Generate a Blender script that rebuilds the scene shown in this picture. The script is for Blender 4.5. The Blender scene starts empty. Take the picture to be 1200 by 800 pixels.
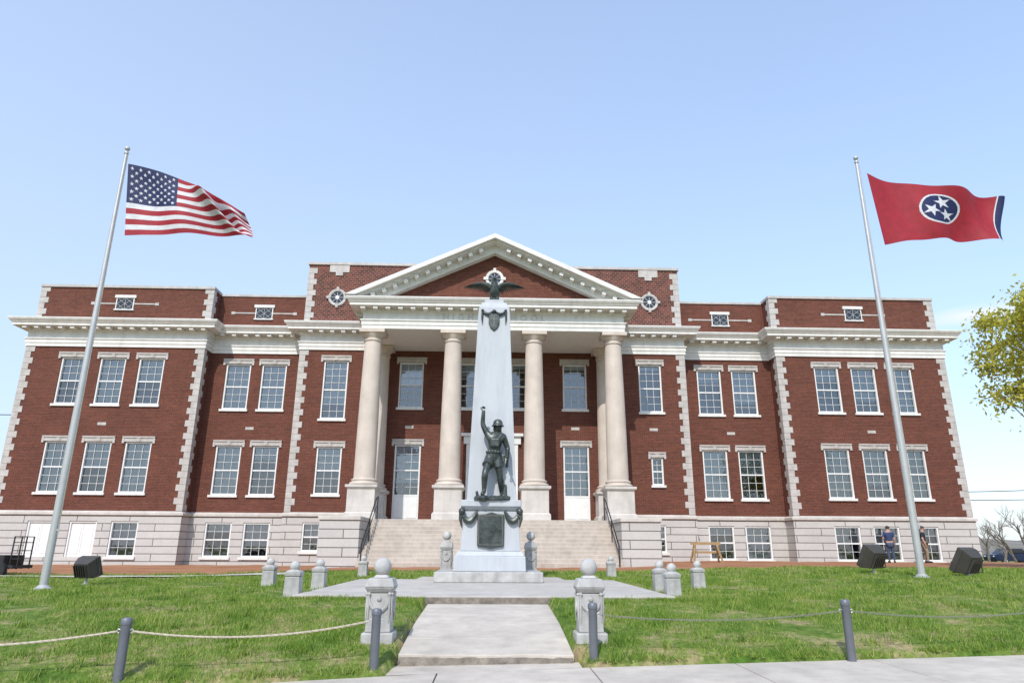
import bpy, bmesh, math, random
import numpy as np
from mathutils import Vector, Matrix, Quaternion
rad = math.radians
random.seed(7); rng = np.random.default_rng(7)
scene = bpy.context.scene; col = scene.collection
PI = math.pi

# ------------------------------------------------------------------ camera
EYE = 0.75
YAW, TILT, ROLL = rad(1.6), rad(16.8), rad(0.35)
F = Vector((math.sin(YAW)*math.cos(TILT), math.cos(YAW)*math.cos(TILT), math.sin(TILT)))
R0 = Vector((math.cos(YAW), -math.sin(YAW), 0))
U0 = R0.cross(F)
RR = R0*math.cos(ROLL) + U0*math.sin(ROLL)
UU = U0*math.cos(ROLL) - R0*math.sin(ROLL)
cam = bpy.data.cameras.new('camera'); cam.lens = 24; cam.sensor_width = 36; cam.clip_end = 3000; cam.clip_start = 0.05
co = bpy.data.objects.new('camera', cam); col.objects.link(co)
M = Matrix(((RR.x, UU.x, -F.x, 0), (RR.y, UU.y, -F.y, 0), (RR.z, UU.z, -F.z, EYE), (0, 0, 0, 1)))
co.matrix_world = M
scene.camera = co
scene.view_settings.view_transform = 'Standard'; scene.view_settings.look = 'None'; scene.view_settings.exposure = 0

def at(px, py, Y):
    d = F*800 + RR*(px-600) + UU*(400-py)
    t = Y/d.y
    return Vector((d.x*t, Y, EYE + d.z*t))

# ------------------------------------------------------------------ helpers
def WL(o):
    l = Vector((0, 0, 0))
    while o is not None:
        l = l + o.location; o = o.parent
    return l

def tag(o, label=None, cat=None, group=None, kind=None):
    if label: o['label'] = label
    if cat: o['category'] = cat
    if group: o['group'] = group
    if kind: o['kind'] = kind
    return o

def thing(name, label, cat, loc=(0, 0, 0), group=None):
    o = bpy.data.objects.new(name, None); col.objects.link(o)
    o.location = loc; o.empty_display_size = 0.2
    return tag(o, label, cat, group)

def copy_tree(o, parent=None):
    c = o.copy(); col.objects.link(c); c.parent = parent
    for ch in list(o.children): copy_tree(ch, c)
    return c

class MB:
    def __init__(s): s.v = []; s.f = []
    def add(s, vs, fs):
        n = len(s.v); s.v += [tuple(p) for p in vs]; s.f += [tuple(i+n for i in f) for f in fs]; return s
    def box(s, x0, x1, y0, y1, z0, z1):
        if x0 > x1: x0, x1 = x1, x0
        return s.add([(x0,y0,z0),(x1,y0,z0),(x1,y1,z0),(x0,y1,z0),(x0,y0,z1),(x1,y0,z1),(x1,y1,z1),(x0,y1,z1)],
                     [(0,3,2,1),(4,5,6,7),(0,1,5,4),(1,2,6,5),(2,3,7,6),(3,0,4,7)])
    def frus(s, cx, cy, z0, z1, a0, b0, a1, b1):
        return s.add([(cx-a0,cy-b0,z0),(cx+a0,cy-b0,z0),(cx+a0,cy+b0,z0),(cx-a0,cy+b0,z0),
                      (cx-a1,cy-b1,z1),(cx+a1,cy-b1,z1),(cx+a1,cy+b1,z1),(cx-a1,cy+b1,z1)],
                     [(0,3,2,1),(4,5,6,7),(0,1,5,4),(1,2,6,5),(2,3,7,6),(3,0,4,7)])
    def ext(s, poly, y0, y1):
        n = len(poly)
        vs = [(x, y0, z) for x, z in poly] + [(x, y1, z) for x, z in poly]
        fs = [tuple(range(n)), tuple(range(2*n-1, n-1, -1))]
        for i in range(n):
            j = (i+1) % n
            fs.append((j, i, i+n, j+n))
        return s.add(vs, fs)
    def extz(s, poly, z0, z1):
        n = len(poly)
        vs = [(x, y, z1) for x, y in poly] + [(x, y, z0) for x, y in poly]
        fs = [tuple(range(n)), tuple(range(2*n-1, n-1, -1))]
        for i in range(n):
            j = (i+1) % n
            fs.append((j, i, i+n, j+n))
        return s.add(vs, fs)
    def tube(s, pts, r, n=8, flat=1.0):
        pts = [Vector(p) for p in pts]; m = len(pts)
        rs = r if isinstance(r, (list, tuple)) else [r]*m
        vs = []; prev = None
        for i, p in enumerate(pts):
            t = (pts[min(i+1, m-1)] - pts[max(i-1, 0)]).normalized()
            if prev is None:
                a = Vector((0, 0, 1)) if abs(t.z) < 0.9 else Vector((1, 0, 0))
                u = t.cross(a).normalized()
            else:
                u = (prev - t*prev.dot(t)).normalized()
            prev = u; w = t.cross(u)
            for k in range(n):
                an = 2*PI*k/n
                vs.append(p + u*math.cos(an)*rs[i] + w*math.sin(an)*rs[i]*flat)
        fs = []
        for i in range(m-1):
            for k in range(n):
                k2 = (k+1) % n
                fs.append((i*n+k, i*n+k2, (i+1)*n+k2, (i+1)*n+k))
        fs.append(tuple(range(n-1, -1, -1))); fs.append(tuple(range((m-1)*n, m*n)))
        return s.add(vs, fs)
    def lathe(s, prof, cx=0, cy=0, cz=0, n=24, axis='z', sx=1, sy=1):
        m = len(prof); vs = []
        for r, h in prof:
            for k in range(n):
                a = 2*PI*k/n
                if axis == 'z': vs.append((cx+r*math.cos(a)*sx, cy+r*math.sin(a)*sy, cz+h))
                else: vs.append((cx+r*math.cos(a)*sx, cy+h, cz+r*math.sin(a)*sy))
        fs = []
        for i in range(m-1):
            for k in range(n):
                k2 = (k+1) % n
                fs.append((i*n+k, i*n+k2, (i+1)*n+k2, (i+1)*n+k) if axis == 'z' else (i*n+k2, i*n+k, (i+1)*n+k, (i+1)*n+k2))
        fs.append(tuple(range(n-1, -1, -1))); fs.append(tuple(range((m-1)*n, m*n)))
        return s.add(vs, fs)
    def ball(s, c, r, n=16, sc=(1, 1, 1)):
        m = n//2
        prof = [(max(0.002, math.sin(PI*i/m))*r, -math.cos(PI*i/m)*r*sc[2]) for i in range(m+1)]
        return s.lathe(prof, c[0], c[1], c[2], n, 'z', sc[0], sc[1])
    def xf(s, Mx, start=0):
        for i in range(start, len(s.v)): s.v[i] = tuple(Mx @ Vector(s.v[i]))
        return s
    def mesh(s, name, m, smooth=False, off=(0, 0, 0)):
        me = bpy.data.meshes.new(name)
        o = Vector(off)
        me.from_pydata([(p[0]-o.x, p[1]-o.y, p[2]-o.z) for p in s.v], [], s.f)
        me.materials.append(m)
        if smooth:
            me.polygons.foreach_set('use_smooth', [True]*len(me.polygons))
            me.set_sharp_from_angle(angle=rad(38))
        me.update()
        return me
    def build(s, name, m, parent=None, local=False, smooth=False, bevel=0, loc=None):
        off = (0, 0, 0)
        if parent is not None and not local: off = WL(parent)
        if loc is not None: off = loc
        me = s.mesh(name, m, smooth, off)
        o = bpy.data.objects.new(name, me); col.objects.link(o)
        if parent is not None: o.parent = parent
        if loc is not None: o.location = loc
        if bevel:
            b = o.modifiers.new('bevel', 'BEVEL'); b.width = bevel; b.segments = 2; b.limit_method = 'ANGLE'; b.angle_limit = rad(40)
        return o

def obj_from(me, name, parent, loc):
    o = bpy.data.objects.new(name, me); col.objects.link(o); o.parent = parent; o.location = loc
    return o

def skin(verts, edges, radii, sub=2, root=0):
    me = bpy.data.meshes.new('tmp'); me.from_pydata([tuple(v) for v in verts], edges, [])
    o = bpy.data.objects.new('tmp', me); col.objects.link(o)
    o.modifiers.new('s', 'SKIN')
    for i, r in enumerate(radii):
        d = me.skin_vertices[0].data[i]
        d.radius = (r, r) if not isinstance(r, tuple) else r
        d.use_root = (i == root)
    sb = o.modifiers.new('u', 'SUBSURF'); sb.levels = sub; sb.render_levels = sub
    dg = bpy.context.evaluated_depsgraph_get(); dg.update()
    m2 = bpy.data.meshes.new_from_object(o.evaluated_get(dg))
    vs = [v.co[:] for v in m2.vertices]; fs = [tuple(p.vertices) for p in m2.polygons]
    bpy.data.objects.remove(o); bpy.data.meshes.remove(me); bpy.data.meshes.remove(m2)
    return vs, fs

# ------------------------------------------------------------------ materials
def nm(name):
    m = bpy.data.materials.new(name); m.use_nodes = True
    nt = m.node_tree; b = nt.nodes['Principled BSDF']
    return m, nt, b

def L(nt, a, b): nt.links.new(a, b)

def noise(nt, vec, scale, detail=4, rough=0.55):
    n = nt.nodes.new('ShaderNodeTexNoise'); n.inputs['Scale'].default_value = scale
    n.inputs['Detail'].default_value = detail; n.inputs['Roughness'].default_value = rough
    if vec is not None: L(nt, vec, n.inputs['Vector'])
    return n

def ramp(nt, fac, stops):
    r = nt.nodes.new('ShaderNodeValToRGB'); L(nt, fac, r.inputs['Fac'])
    e = r.color_ramp.elements
    while len(e) < len(stops): e.new(0.5)
    for i, (p, c) in enumerate(stops):
        e[i].position = p; e[i].color = (c[0], c[1], c[2], 1) if isinstance(c, (tuple, list)) else (c, c, c, 1)
    return r

def mixc(nt, fac, a, b, mode='MIX'):
    m = nt.nodes.new('ShaderNodeMix'); m.data_type = 'RGBA'; m.blend_type = mode
    for s, v in ((m.inputs[0], fac), (m.inputs[6], a), (m.inputs[7], b)):
        if hasattr(v, 'node'): L(nt, v, s)
        elif isinstance(v, (int, float)): s.default_value = v
        else: s.default_value = (v[0], v[1], v[2], 1)
    return m.outputs[2]

def mapped(nt, vec, sc):
    m = nt.nodes.new('ShaderNodeMapping'); m.inputs['Scale'].default_value = sc
    L(nt, vec, m.inputs['Vector']); return m.outputs[0]

def plain(name, c, rough=0.6, metal=0.0, var=0.18, scale=3.0, bump=0.15, stain=0.0, bscale=40, spec=0.4, stretch=(1, 1, 1)):
    m, nt, b = nm(name)
    tc = nt.nodes.new('ShaderNodeTexCoord')
    vec = mapped(nt, tc.outputs['Object'], stretch)
    n1 = noise(nt, vec, scale, 6, 0.6)
    lo = tuple(x*(1-var) for x in c); hi = tuple(min(1, x*(1+var)) for x in c)
    out = ramp(nt, n1.outputs['Fac'], [(0.3, lo), (0.7, hi)]).outputs['Color']
    if stain:
        sv = mapped(nt, tc.outputs['Object'], (3.0, 3.0, 0.5))
        n2 = noise(nt, sv, 1.3, 6, 0.65)
        f = ramp(nt, n2.outputs['Fac'], [(0.42, 0.0), (0.75, stain)]).outputs['Color']
        out = mixc(nt, f, out, tuple(x*0.45 for x in c))
    L(nt, out, b.inputs['Base Color'])
    b.inputs['Roughness'].default_value = rough; b.inputs['Metallic'].default_value = metal
    b.inputs['Specular IOR Level'].default_value = spec
    if bump:
        n3 = noise(nt, tc.outputs['Object'], bscale, 4)
        bp = nt.nodes.new('ShaderNodeBump'); bp.inputs['Strength'].default_value = bump; bp.inputs['Distance'].default_value = 0.02
        L(nt, n3.outputs['Fac'], bp.inputs['Height']); L(nt, bp.outputs[0], b.inputs['Normal'])
    return m

def masonry(name, c1, c2, mort, bw, rh, ms, var=0.25, rough=0.85, bump=0.3, streak=0.5, fine=0.15, course=0.0):
    m, nt, b = nm(name)
    tc = nt.nodes.new('ShaderNodeTexCoord')
    sp = nt.nodes.new('ShaderNodeSeparateXYZ'); L(nt, tc.outputs['Object'], sp.inputs[0])
    ad = nt.nodes.new('ShaderNodeMath'); ad.operation = 'ADD'; L(nt, sp.outputs[0], ad.inputs[0]); L(nt, sp.outputs[1], ad.inputs[1])
    cb = nt.nodes.new('ShaderNodeCombineXYZ'); L(nt, ad.outputs[0], cb.inputs[0]); L(nt, sp.outputs[2], cb.inputs[1])
    br = nt.nodes.new('ShaderNodeTexBrick'); L(nt, cb.outputs[0], br.inputs['Vector'])
    br.inputs['Scale'].default_value = 1; br.inputs['Brick Width'].default_value = bw; br.inputs['Row Height'].default_value = rh
    br.inputs['Mortar Size'].default_value = ms; br.inputs['Mortar Smooth'].default_value = 0.2; br.inputs['Bias'].default_value = 0
    br.inputs['Color1'].default_value = (*c1, 1); br.inputs['Color2'].default_value = (*c2, 1); br.inputs['Mortar'].default_value = (*mort, 1)
    n1 = noise(nt, mapped(nt, tc.outputs['Object'], (0.5, 0.5, 0.9)), 0.9, 6, 0.65)
    v = ramp(nt, n1.outputs['Fac'], [(0.3, 1-var), (0.7, 1+var*0.5)]).outputs['Color']
    out = mixc(nt, 1.0, br.outputs['Color'], v, 'MULTIPLY')
    n5 = noise(nt, tc.outputs['Object'], 9, 3, 0.6)
    v2 = ramp(nt, n5.outputs['Fac'], [(0.3, 1-fine), (0.7, 1+fine*.8)]).outputs['Color']
    out = mixc(nt, 1.0, out, v2, 'MULTIPLY')
    if course:
        n7 = noise(nt, mapped(nt, tc.outputs['Object'], (0.9, 0.9, 7.0)), 1.0, 4, 0.7)
        v3 = ramp(nt, n7.outputs['Fac'], [(0.32, 1-course), (0.68, 1+course)]).outputs['Color']
        out = mixc(nt, 1.0, out, v3, 'MULTIPLY')
    n6 = noise(nt, mapped(nt, tc.outputs['Object'], (1.6, 1.6, 0.16)), 1.0, 5, 0.7)
    st = ramp(nt, n6.outputs['Fac'], [(0.55, 0.0), (0.8, streak)]).outputs['Color']
    out = mixc(nt, st, out, tuple(x*0.55 for x in c2))
    L(nt, out, b.inputs['Base Color']); b.inputs['Roughness'].default_value = rough; b.inputs['Specular IOR Level'].default_value = 0.25
    bp = nt.nodes.new('ShaderNodeBump'); bp.inputs['Strength'].default_value = bump; bp.inputs['Distance'].default_value = 0.012; bp.invert = True
    L(nt, br.outputs['Fac'], bp.inputs['Height']); L(nt, bp.outputs[0], b.inputs['Normal'])
    return m

BRICK = masonry('red_brick', (0.158, 0.045, 0.027), (0.108, 0.032, 0.021), (0.155, 0.098, 0.073), 0.22, 0.078, 0.008, var=0.16, fine=0.16, course=0.14, streak=.3)
BRICK2 = masonry('mottled_brick', (0.18, 0.053, 0.036), (0.075, 0.025, 0.019), (0.23, 0.165, 0.135), 0.24, 0.12, 0.012, var=0.2, course=.1, streak=.3)
RUST = masonry('coursed_stone', (0.52, 0.495, 0.465), (0.48, 0.455, 0.43), (0.15, 0.138, 0.128), 2.6, 0.36, 0.02, var=0.10, bump=0.8, streak=0.25, fine=0.05)
STONE = plain('limestone', (0.53, 0.49, 0.445), 0.8, var=0.14, scale=1.6, stain=0.3)
STEPST = plain('step_stone', (0.46, 0.40, 0.34), 0.85, var=0.14, scale=1.2, stain=0.4)
COLSTONE = plain('column_stone', (0.56, 0.485, 0.415), 0.75, var=0.12, scale=1.2, stain=0.18)
TRIM = plain('painted_trim', (0.70, 0.685, 0.65), 0.6, var=0.08, scale=1.5, stain=0.28)
QUOIN = plain('quoin_stone', (0.46, 0.43, 0.40), 0.8, var=0.18, scale=2.5, stain=0.2)
WHITE = plain('white_paint', (0.72, 0.72, 0.70), 0.5, var=0.06, bump=0.03)
DARKIN = plain('dark_interior', (0.08, 0.095, 0.11), 0.9, bump=0)  # dark colour stands in for the unlit rooms behind the glass
BLIND = plain('blind_fabric', (0.64, 0.66, 0.67), 0.8, var=0.1, scale=0.8, bump=0)
TARROOF = plain('tar_roof', (0.12, 0.12, 0.12), 0.9)
MARBLE = plain('monument_marble', (0.455, 0.475, 0.495), 0.6, var=0.06, scale=0.9, stain=0.3, bump=0.05)
MARBLE_W = plain('weathered_marble', (0.44, 0.43, 0.41), 0.75, var=0.25, scale=5, stain=0.7, bump=0.3)
BRONZE = plain('bronze_patina', (0.06, 0.07, 0.064), 0.36, metal=0.4, var=0.55, scale=7, bump=0.2, bscale=60, spec=0.6)
CONC = plain('concrete', (0.52, 0.465, 0.395), 0.9, var=0.15, scale=1.4, bump=0.25, bscale=60, stain=0.4)
CONC2 = plain('plaza_concrete', (0.47, 0.435, 0.39), 0.9, var=0.14, scale=0.8, bump=0.2, bscale=60, stain=0.35)
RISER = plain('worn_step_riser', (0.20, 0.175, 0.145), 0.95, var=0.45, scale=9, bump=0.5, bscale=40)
GALV = plain('galvanised_steel', (0.46, 0.46, 0.45), 0.45, metal=0.35, var=0.08)
POSTM = plain('grey_post_paint', (0.15, 0.16, 0.18), 0.5, metal=0.3, var=0.15)
CHAINM = plain('dull_chain', (0.24, 0.235, 0.19), 0.6, metal=0.3, var=0.15)
ROPEM = plain('tan_rope', (0.46, 0.40, 0.31), 0.85, var=0.2, scale=20)
BLACK = plain('black_paint', (0.022, 0.022, 0.024), 0.5, var=0.2)
LAMPB = plain('brown_grey_lamp_paint', (0.055, 0.049, 0.043), 0.5, var=0.25)
RUBBER = plain('rubber', (0.02, 0.02, 0.02), 0.85)
WOOD = plain('yellow_timber', (0.34, 0.225, 0.11), 0.75, var=0.2, scale=4, stretch=(1, 1, 6))
BARK = plain('bark', (0.12, 0.09, 0.065), 0.9, var=0.3, scale=6, bump=0.6, bscale=25)
TWIG = plain('grey_twig', (0.17, 0.145, 0.12), 0.9, var=0.25, scale=6, bump=0)
ROAD = plain('asphalt', (0.055, 0.055, 0.057), 0.9, var=0.2, scale=2, bump=0.4, bscale=80)
SKINM = plain('skin', (0.45, 0.27, 0.2), 0.6, var=0.05, bump=0)
HAIR = plain('hair', (0.05, 0.035, 0.025), 0.7)
BLUECL = plain('blue_cloth', (0.03, 0.05, 0.12), 0.85)
BLACKCL = plain('black_cloth', (0.025, 0.025, 0.03), 0.85)
KHAKI = plain('khaki_cloth', (0.28, 0.22, 0.15), 0.85)
JEANS = plain('denim', (0.05, 0.07, 0.12), 0.85)
CARP = plain('dark_blue_car_paint', (0.02, 0.03, 0.07), 0.25, metal=0.3, bump=0, var=0.05)
CARG = plain('car_glass', (0.01, 0.012, 0.015), 0.08, bump=0, spec=0.8)
LETTER = plain('grey_letter', (0.53, 0.51, 0.475), 0.8)  # plain grey tone, darker than the trim
BRONZE_PALE = plain('pale_bronze', (0.15, 0.15, 0.13), 0.4, metal=0.6)  # paler bronze tone for the raised border and shield relief

m, nt, b = nm('window_glass'); GLASS = m
tr = nt.nodes.new('ShaderNodeBsdfTransparent'); tr.inputs[0].default_value = (0.78, 0.84, 0.88, 1)
gl = nt.nodes.new('ShaderNodeBsdfGlossy'); gl.inputs['Roughness'].default_value = 0.03; gl.inputs['Color'].default_value = (0.92, 0.96, 1, 1)
tcg = nt.nodes.new('ShaderNodeTexCoord'); ng = noise(nt, tcg.outputs['Object'], 1.6, 2)
bpg = nt.nodes.new('ShaderNodeBump'); bpg.inputs['Strength'].default_value = 0.12; bpg.inputs['Distance'].default_value = 0.05
L(nt, ng.outputs['Fac'], bpg.inputs['Height']); L(nt, bpg.outputs[0], gl.inputs['Normal'])
fr = nt.nodes.new('ShaderNodeFresnel'); fr.inputs['IOR'].default_value = 2.3
mx = nt.nodes.new('ShaderNodeMixShader'); L(nt, fr.outputs[0], mx.inputs[0]); L(nt, tr.outputs[0], mx.inputs[1]); L(nt, gl.outputs[0], mx.inputs[2])
L(nt, mx.outputs[0], nt.nodes['Material Output'].inputs['Surface'])

def leafmat(name, stops, transl=0.35, scale=0.8):
    m, nt, b = nm(name)
    g = nt.nodes.new('ShaderNodeNewGeometry')
    n1 = noise(nt, g.outputs['Position'], scale, 6, 0.65)
    ad = nt.nodes.new('ShaderNodeMath'); ad.operation = 'MULTIPLY_ADD'; L(nt, g.outputs['Random Per Island'], ad.inputs[0]); ad.inputs[1].default_value = 0.45
    sb = nt.nodes.new('ShaderNodeMath'); sb.operation = 'SUBTRACT'; L(nt, n1.outputs['Fac'], sb.inputs[0]); sb.inputs[1].default_value = 0.22
    L(nt, sb.outputs[0], ad.inputs[2])
    c = ramp(nt, ad.outputs[0], stops).outputs['Color']
    L(nt, c, b.inputs['Base Color']); b.inputs['Roughness'].default_value = 0.6; b.inputs['Specular IOR Level'].default_value = 0.25
    t = nt.nodes.new('ShaderNodeBsdfTranslucent'); L(nt, c, t.inputs[0])
    mx = nt.nodes.new('ShaderNodeMixShader'); mx.inputs[0].default_value = transl
    L(nt, b.outputs[0], mx.inputs[1]); L(nt, t.outputs[0], mx.inputs[2])
    L(nt, mx.outputs[0], nt.nodes['Material Output'].inputs['Surface'])
    return m
GRASS = leafmat('grass_blade', [(0.27, (0.065, 0.14, 0.016)), (0.42, (0.15, 0.265, 0.03)), (0.57, (0.235, 0.35, 0.045)), (0.76, (0.44, 0.42, 0.15))], 0.3, 1.6)
LEAF = leafmat('spring_leaf', [(0.2, (0.32, 0.33, 0.04)), (0.5, (0.50, 0.48, 0.075)), (0.8, (0.64, 0.59, 0.13))], 0.45, 0.7)

# ground material
m, nt, b = nm('lawn_soil'); GROUND = m
g = nt.nodes.new('ShaderNodeNewGeometry')
n1 = noise(nt, g.outputs['Position'], 1.5, 8, 0.72); n2 = noise(nt, g.outputs['Position'], 14, 5, 0.7)
cg = ramp(nt, n1.outputs['Fac'], [(0.36, (0.07, 0.135, 0.02)), (0.49, (0.14, 0.20, 0.04)), (0.60, (0.32, 0.27, 0.135)), (0.70, (0.26, 0.185, 0.115))]).outputs['Color']
cg = mixc(nt, 1.0, cg, ramp(nt, n2.outputs['Fac'], [(0.3, 0.55), (0.7, 1.3)]).outputs['Color'], 'MULTIPLY')
n3 = noise(nt, g.outputs['Position'], 0.5, 5, 0.6)
cd = ramp(nt, n3.outputs['Fac'], [(0.35, (0.29, 0.14, 0.075)), (0.6, (0.38, 0.19, 0.105)), (0.75, (0.36, 0.26, 0.18))]).outputs['Color']
sp = nt.nodes.new('ShaderNodeSeparateXYZ'); L(nt, g.outputs['Position'], sp.inputs[0])
ma = nt.nodes.new('ShaderNodeMath'); ma.operation = 'MULTIPLY_ADD'; L(nt, n3.outputs['Fac'], ma.inputs[0]); ma.inputs[1].default_value = 3.0; L(nt, sp.outputs[1], ma.inputs[2])
mr = nt.nodes.new('ShaderNodeMapRange'); mr.inputs[1].default_value = 25.2; mr.inputs[2].default_value = 26.2; L(nt, ma.outputs[0], mr.inputs[0])
mr2 = nt.nodes.new('ShaderNodeMapRange'); mr2.inputs[1].default_value = 46; mr2.inputs[2].default_value = 43; L(nt, ma.outputs[0], mr2.inputs[0])
mm = nt.nodes.new('ShaderNodeMath'); mm.operation = 'MULTIPLY'; L(nt, mr.outputs[0], mm.inputs[0]); L(nt, mr2.outputs[0], mm.inputs[1])
L(nt, mixc(nt, mm.outputs[0], cg, cd), b.inputs['Base Color']); b.inputs['Roughness'].default_value = 0.95; b.inputs['Specular IOR Level'].default_value = 0.1
bp = nt.nodes.new('ShaderNodeBump'); bp.inputs['Strength'].default_value = 0.7; bp.inputs['Distance'].default_value = 0.04
L(nt, n2.outputs['Fac'], bp.inputs['Height']); L(nt, bp.outputs[0], b.inputs['Normal'])

# ------------------------------------------------------------------ world and sun
AZ, EL = rad(15), rad(44)
w = bpy.data.worlds.new('World'); scene.world = w; w.use_nodes = True
nt = w.node_tree; bg = nt.nodes['Background']
sky = nt.nodes.new('ShaderNodeTexSky'); sky.sky_type = 'NISHITA'; sky.sun_disc = False
sky.sun_elevation = EL; sky.sun_rotation = PI + AZ; sky.air_density = 1.2; sky.dust_density = 0.9; sky.ozone_density = 3.0
tc = nt.nodes.new('ShaderNodeTexCoord')
gain = mixc(nt, 1.0, sky.outputs[0], (2.0, 2.05, 2.15), 'MULTIPLY')
sz = nt.nodes.new('ShaderNodeSeparateXYZ'); L(nt, tc.outputs['Generated'], sz.inputs[0])
# haze: paler near the horizon, more so on the left side
hz = nt.nodes.new('ShaderNodeMath'); hz.operation = 'MULTIPLY_ADD'; L(nt, sz.outputs[0], hz.inputs[0]); hz.inputs[1].default_value = 0.34; L(nt, sz.outputs[2], hz.inputs[2])
hr = nt.nodes.new('ShaderNodeMapRange'); hr.inputs[1].default_value = -0.15; hr.inputs[2].default_value = 0.85; hr.inputs[3].default_value = 0.82; hr.inputs[4].default_value = 0.35; L(nt, hz.outputs[0], hr.inputs[0])
gain = mixc(nt, hr.outputs[0], gain, (4.35, 5.15, 6.5))
cd_ = (F*800 + RR*(1150-600) + UU*(400-367)).normalized()
mp = nt.nodes.new('ShaderNodeMapping'); mp.inputs['Scale'].default_value = (6, 6, 26); L(nt, tc.outputs['Generated'], mp.inputs['Vector'])
cn = noise(nt, mp.outputs[0], 1.6, 6, 0.6)
sv = nt.nodes.new('ShaderNodeVectorMath'); sv.operation = 'SUBTRACT'; L(nt, tc.outputs['Generated'], sv.inputs[0]); sv.inputs[1].default_value = cd_
s2 = nt.nodes.new('ShaderNodeVectorMath'); s2.operation = 'MULTIPLY'; L(nt, sv.outputs[0], s2.inputs[0]); s2.inputs[1].default_value = (1, 1, 5.5)
ln = nt.nodes.new('ShaderNodeVectorMath'); ln.operation = 'LENGTH'; L(nt, s2.outputs[0], ln.inputs[0])
mk = nt.nodes.new('ShaderNodeMapRange'); mk.inputs[1].default_value = 0.0; mk.inputs[2].default_value = 0.075; mk.inputs[3].default_value = 1.0; mk.inputs[4].default_value = 0.0
L(nt, ln.outputs['Value'], mk.inputs[0])
cr = ramp(nt, cn.outputs['Fac'], [(0.24, 0.0), (0.48, 1.0)])
mm = nt.nodes.new('ShaderNodeMath'); mm.operation = 'MULTIPLY'; L(nt, mk.outputs[0], mm.inputs[0]); L(nt, cr.outputs[0], mm.inputs[1])
L(nt, mixc(nt, mm.outputs[0], gain, (6.6, 6.7, 6.9)), bg.inputs['Color'])
bg.inputs['Strength'].default_value = 0.15
sl = bpy.data.lights.new('sun', 'SUN'); sl.energy = 3.7; sl.angle = rad(0.5); sl.color = (1.0, 0.955, 0.885)
so = bpy.data.objects.new('sun', sl); col.objects.link(so)
S = Vector((-math.sin(AZ)*math.cos(EL), -math.cos(AZ)*math.cos(EL), math.sin(EL)))
so.rotation_euler = S.to_track_quat('Z', 'Y').to_euler(); so.location = (0, 0, 60)

# ------------------------------------------------------------------ terrain
PX0, PX1, PYE = -0.93, 0.87, 10.9
def lat(x): return 0.028*np.sign(x)*np.clip(np.abs(x)-4.2, 0, 6) - 0.06*np.clip(x-28, 0, 11)
def yE(x): x = np.asarray(x, float); return 7.28 + np.where(x < 0, 0.17, 0.10)*np.clip(x, -5, 9)
def zS(x): x = np.asarray(x, float); return -0.39 + np.where(x < 0, 0.025, 0.012)*np.clip(x, -5, 9)
def zbase(x, y):
    t = np.clip((y - yE(x))/3.2, 0, 1)
    return (zS(x)+0.04+0.07*np.clip(t/.12, 0, 1))*(1-t) + lat(x)*t
def zpath(y): return float(np.interp(y, [7.6, 8.3, 9.2, PYE], [-.295, -.225, -.14, -.055]))
def ztn(x, y):
    x = np.asarray(x, float); y = np.asarray(y, float)
    z = zbase(x, y) + (0.016*np.sin(x*1.7+y*0.6)*np.sin(y*1.3-x*0.4) + 0.014*np.sin(x*4.1+1)*np.sin(y*3.7+x))*np.clip((np.abs(x)-1.2)/1.5, 0, 1)
    z = np.where(y < yE(x), zS(x)-0.25, z)
    z = np.where((x > PX0+.02) & (x < PX1-.02) & (y < PYE), z-.2, z)
    return np.where((x > PX0-.05) & (x < PX1+.05) & (y < 7.66), zS(x)-0.25, z)
def zt(x, y): return float(ztn(x, y))

xs = np.concatenate([[-900, -400, -200, -100, -60, -40], np.arange(-30, -6, 0.6), np.arange(-6, 6, 0.1), np.arange(6, 30, 0.6), [30, 34, 40, 60, 100, 200, 400, 900]])
ys = np.concatenate([[-300, -50, -10, 0, 4], np.arange(5.5, 9.5, 0.05), np.arange(9.5, 12, 0.1), np.arange(12, 30, 0.4), [32, 36, 42, 50, 60, 80, 120, 200, 400, 800, 1500]])
X, Y = np.meshgrid(xs, ys); Z = ztn(X, Y)
nx, ny = len(xs), len(ys)
me = bpy.data.meshes.new('ground')
vv = np.stack([X.ravel(), Y.ravel(), Z.ravel()], 1)
ff = [(j*nx+i, j*nx+i+1, (j+1)*nx+i+1, (j+1)*nx+i) for j in range(ny-1) for i in range(nx-1)]
me.from_pydata(vv.tolist(), [], ff); me.materials.append(GROUND)
me.polygons.foreach_set('use_smooth', [True]*len(me.polygons))
o = bpy.data.objects.new('ground', me); col.objects.link(o); tag(o, kind='structure')

# sidewalk slabs, kerb, road
mb = MB()
sx = np.arange(-14, 16.1, 1.5)
def pt(x, d, dz=0): return (x, float(yE(x))-d, float(zS(x))+dz)
for i in range(len(sx)-1):
    x0, x1 = sx[i]+0.006, sx[i+1]-0.006
    a = [pt(x0, 1.9), pt(x1, 1.9), pt(x1, 0.0), pt(x0, 0.0)]
    lo = [pt(x0, 1.9, -0.2), pt(x1, 1.9, -0.2), pt(x1, 0.0, -0.2), pt(x0, 0.0, -0.2)]
    mb.add(a+lo, [(0,1,2,3),(4,7,6,5),(0,4,5,1),(1,5,6,2),(2,6,7,3),(3,7,4,0)])
tag(mb.build('sidewalk', CONC, bevel=0.006), kind='structure')
mb = MB()
for i in range(len(sx)-1):
    x0, x1 = sx[i], sx[i+1]
    a = [pt(x0, 2.06, -0.01), pt(x1, 2.06, -0.01), pt(x1, 1.905, -0.01), pt(x0, 1.905, -0.01)]
    lo = [pt(x0, 2.06, -0.22), pt(x1, 2.06, -0.22), pt(x1, 1.905, -0.22), pt(x0, 1.905, -0.22)]
    mb.add(a+lo, [(0,1,2,3),(4,7,6,5),(0,4,5,1),(2,6,7,3)])
tag(mb.build('kerb', STONE), kind='structure')
mb = MB()
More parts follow.
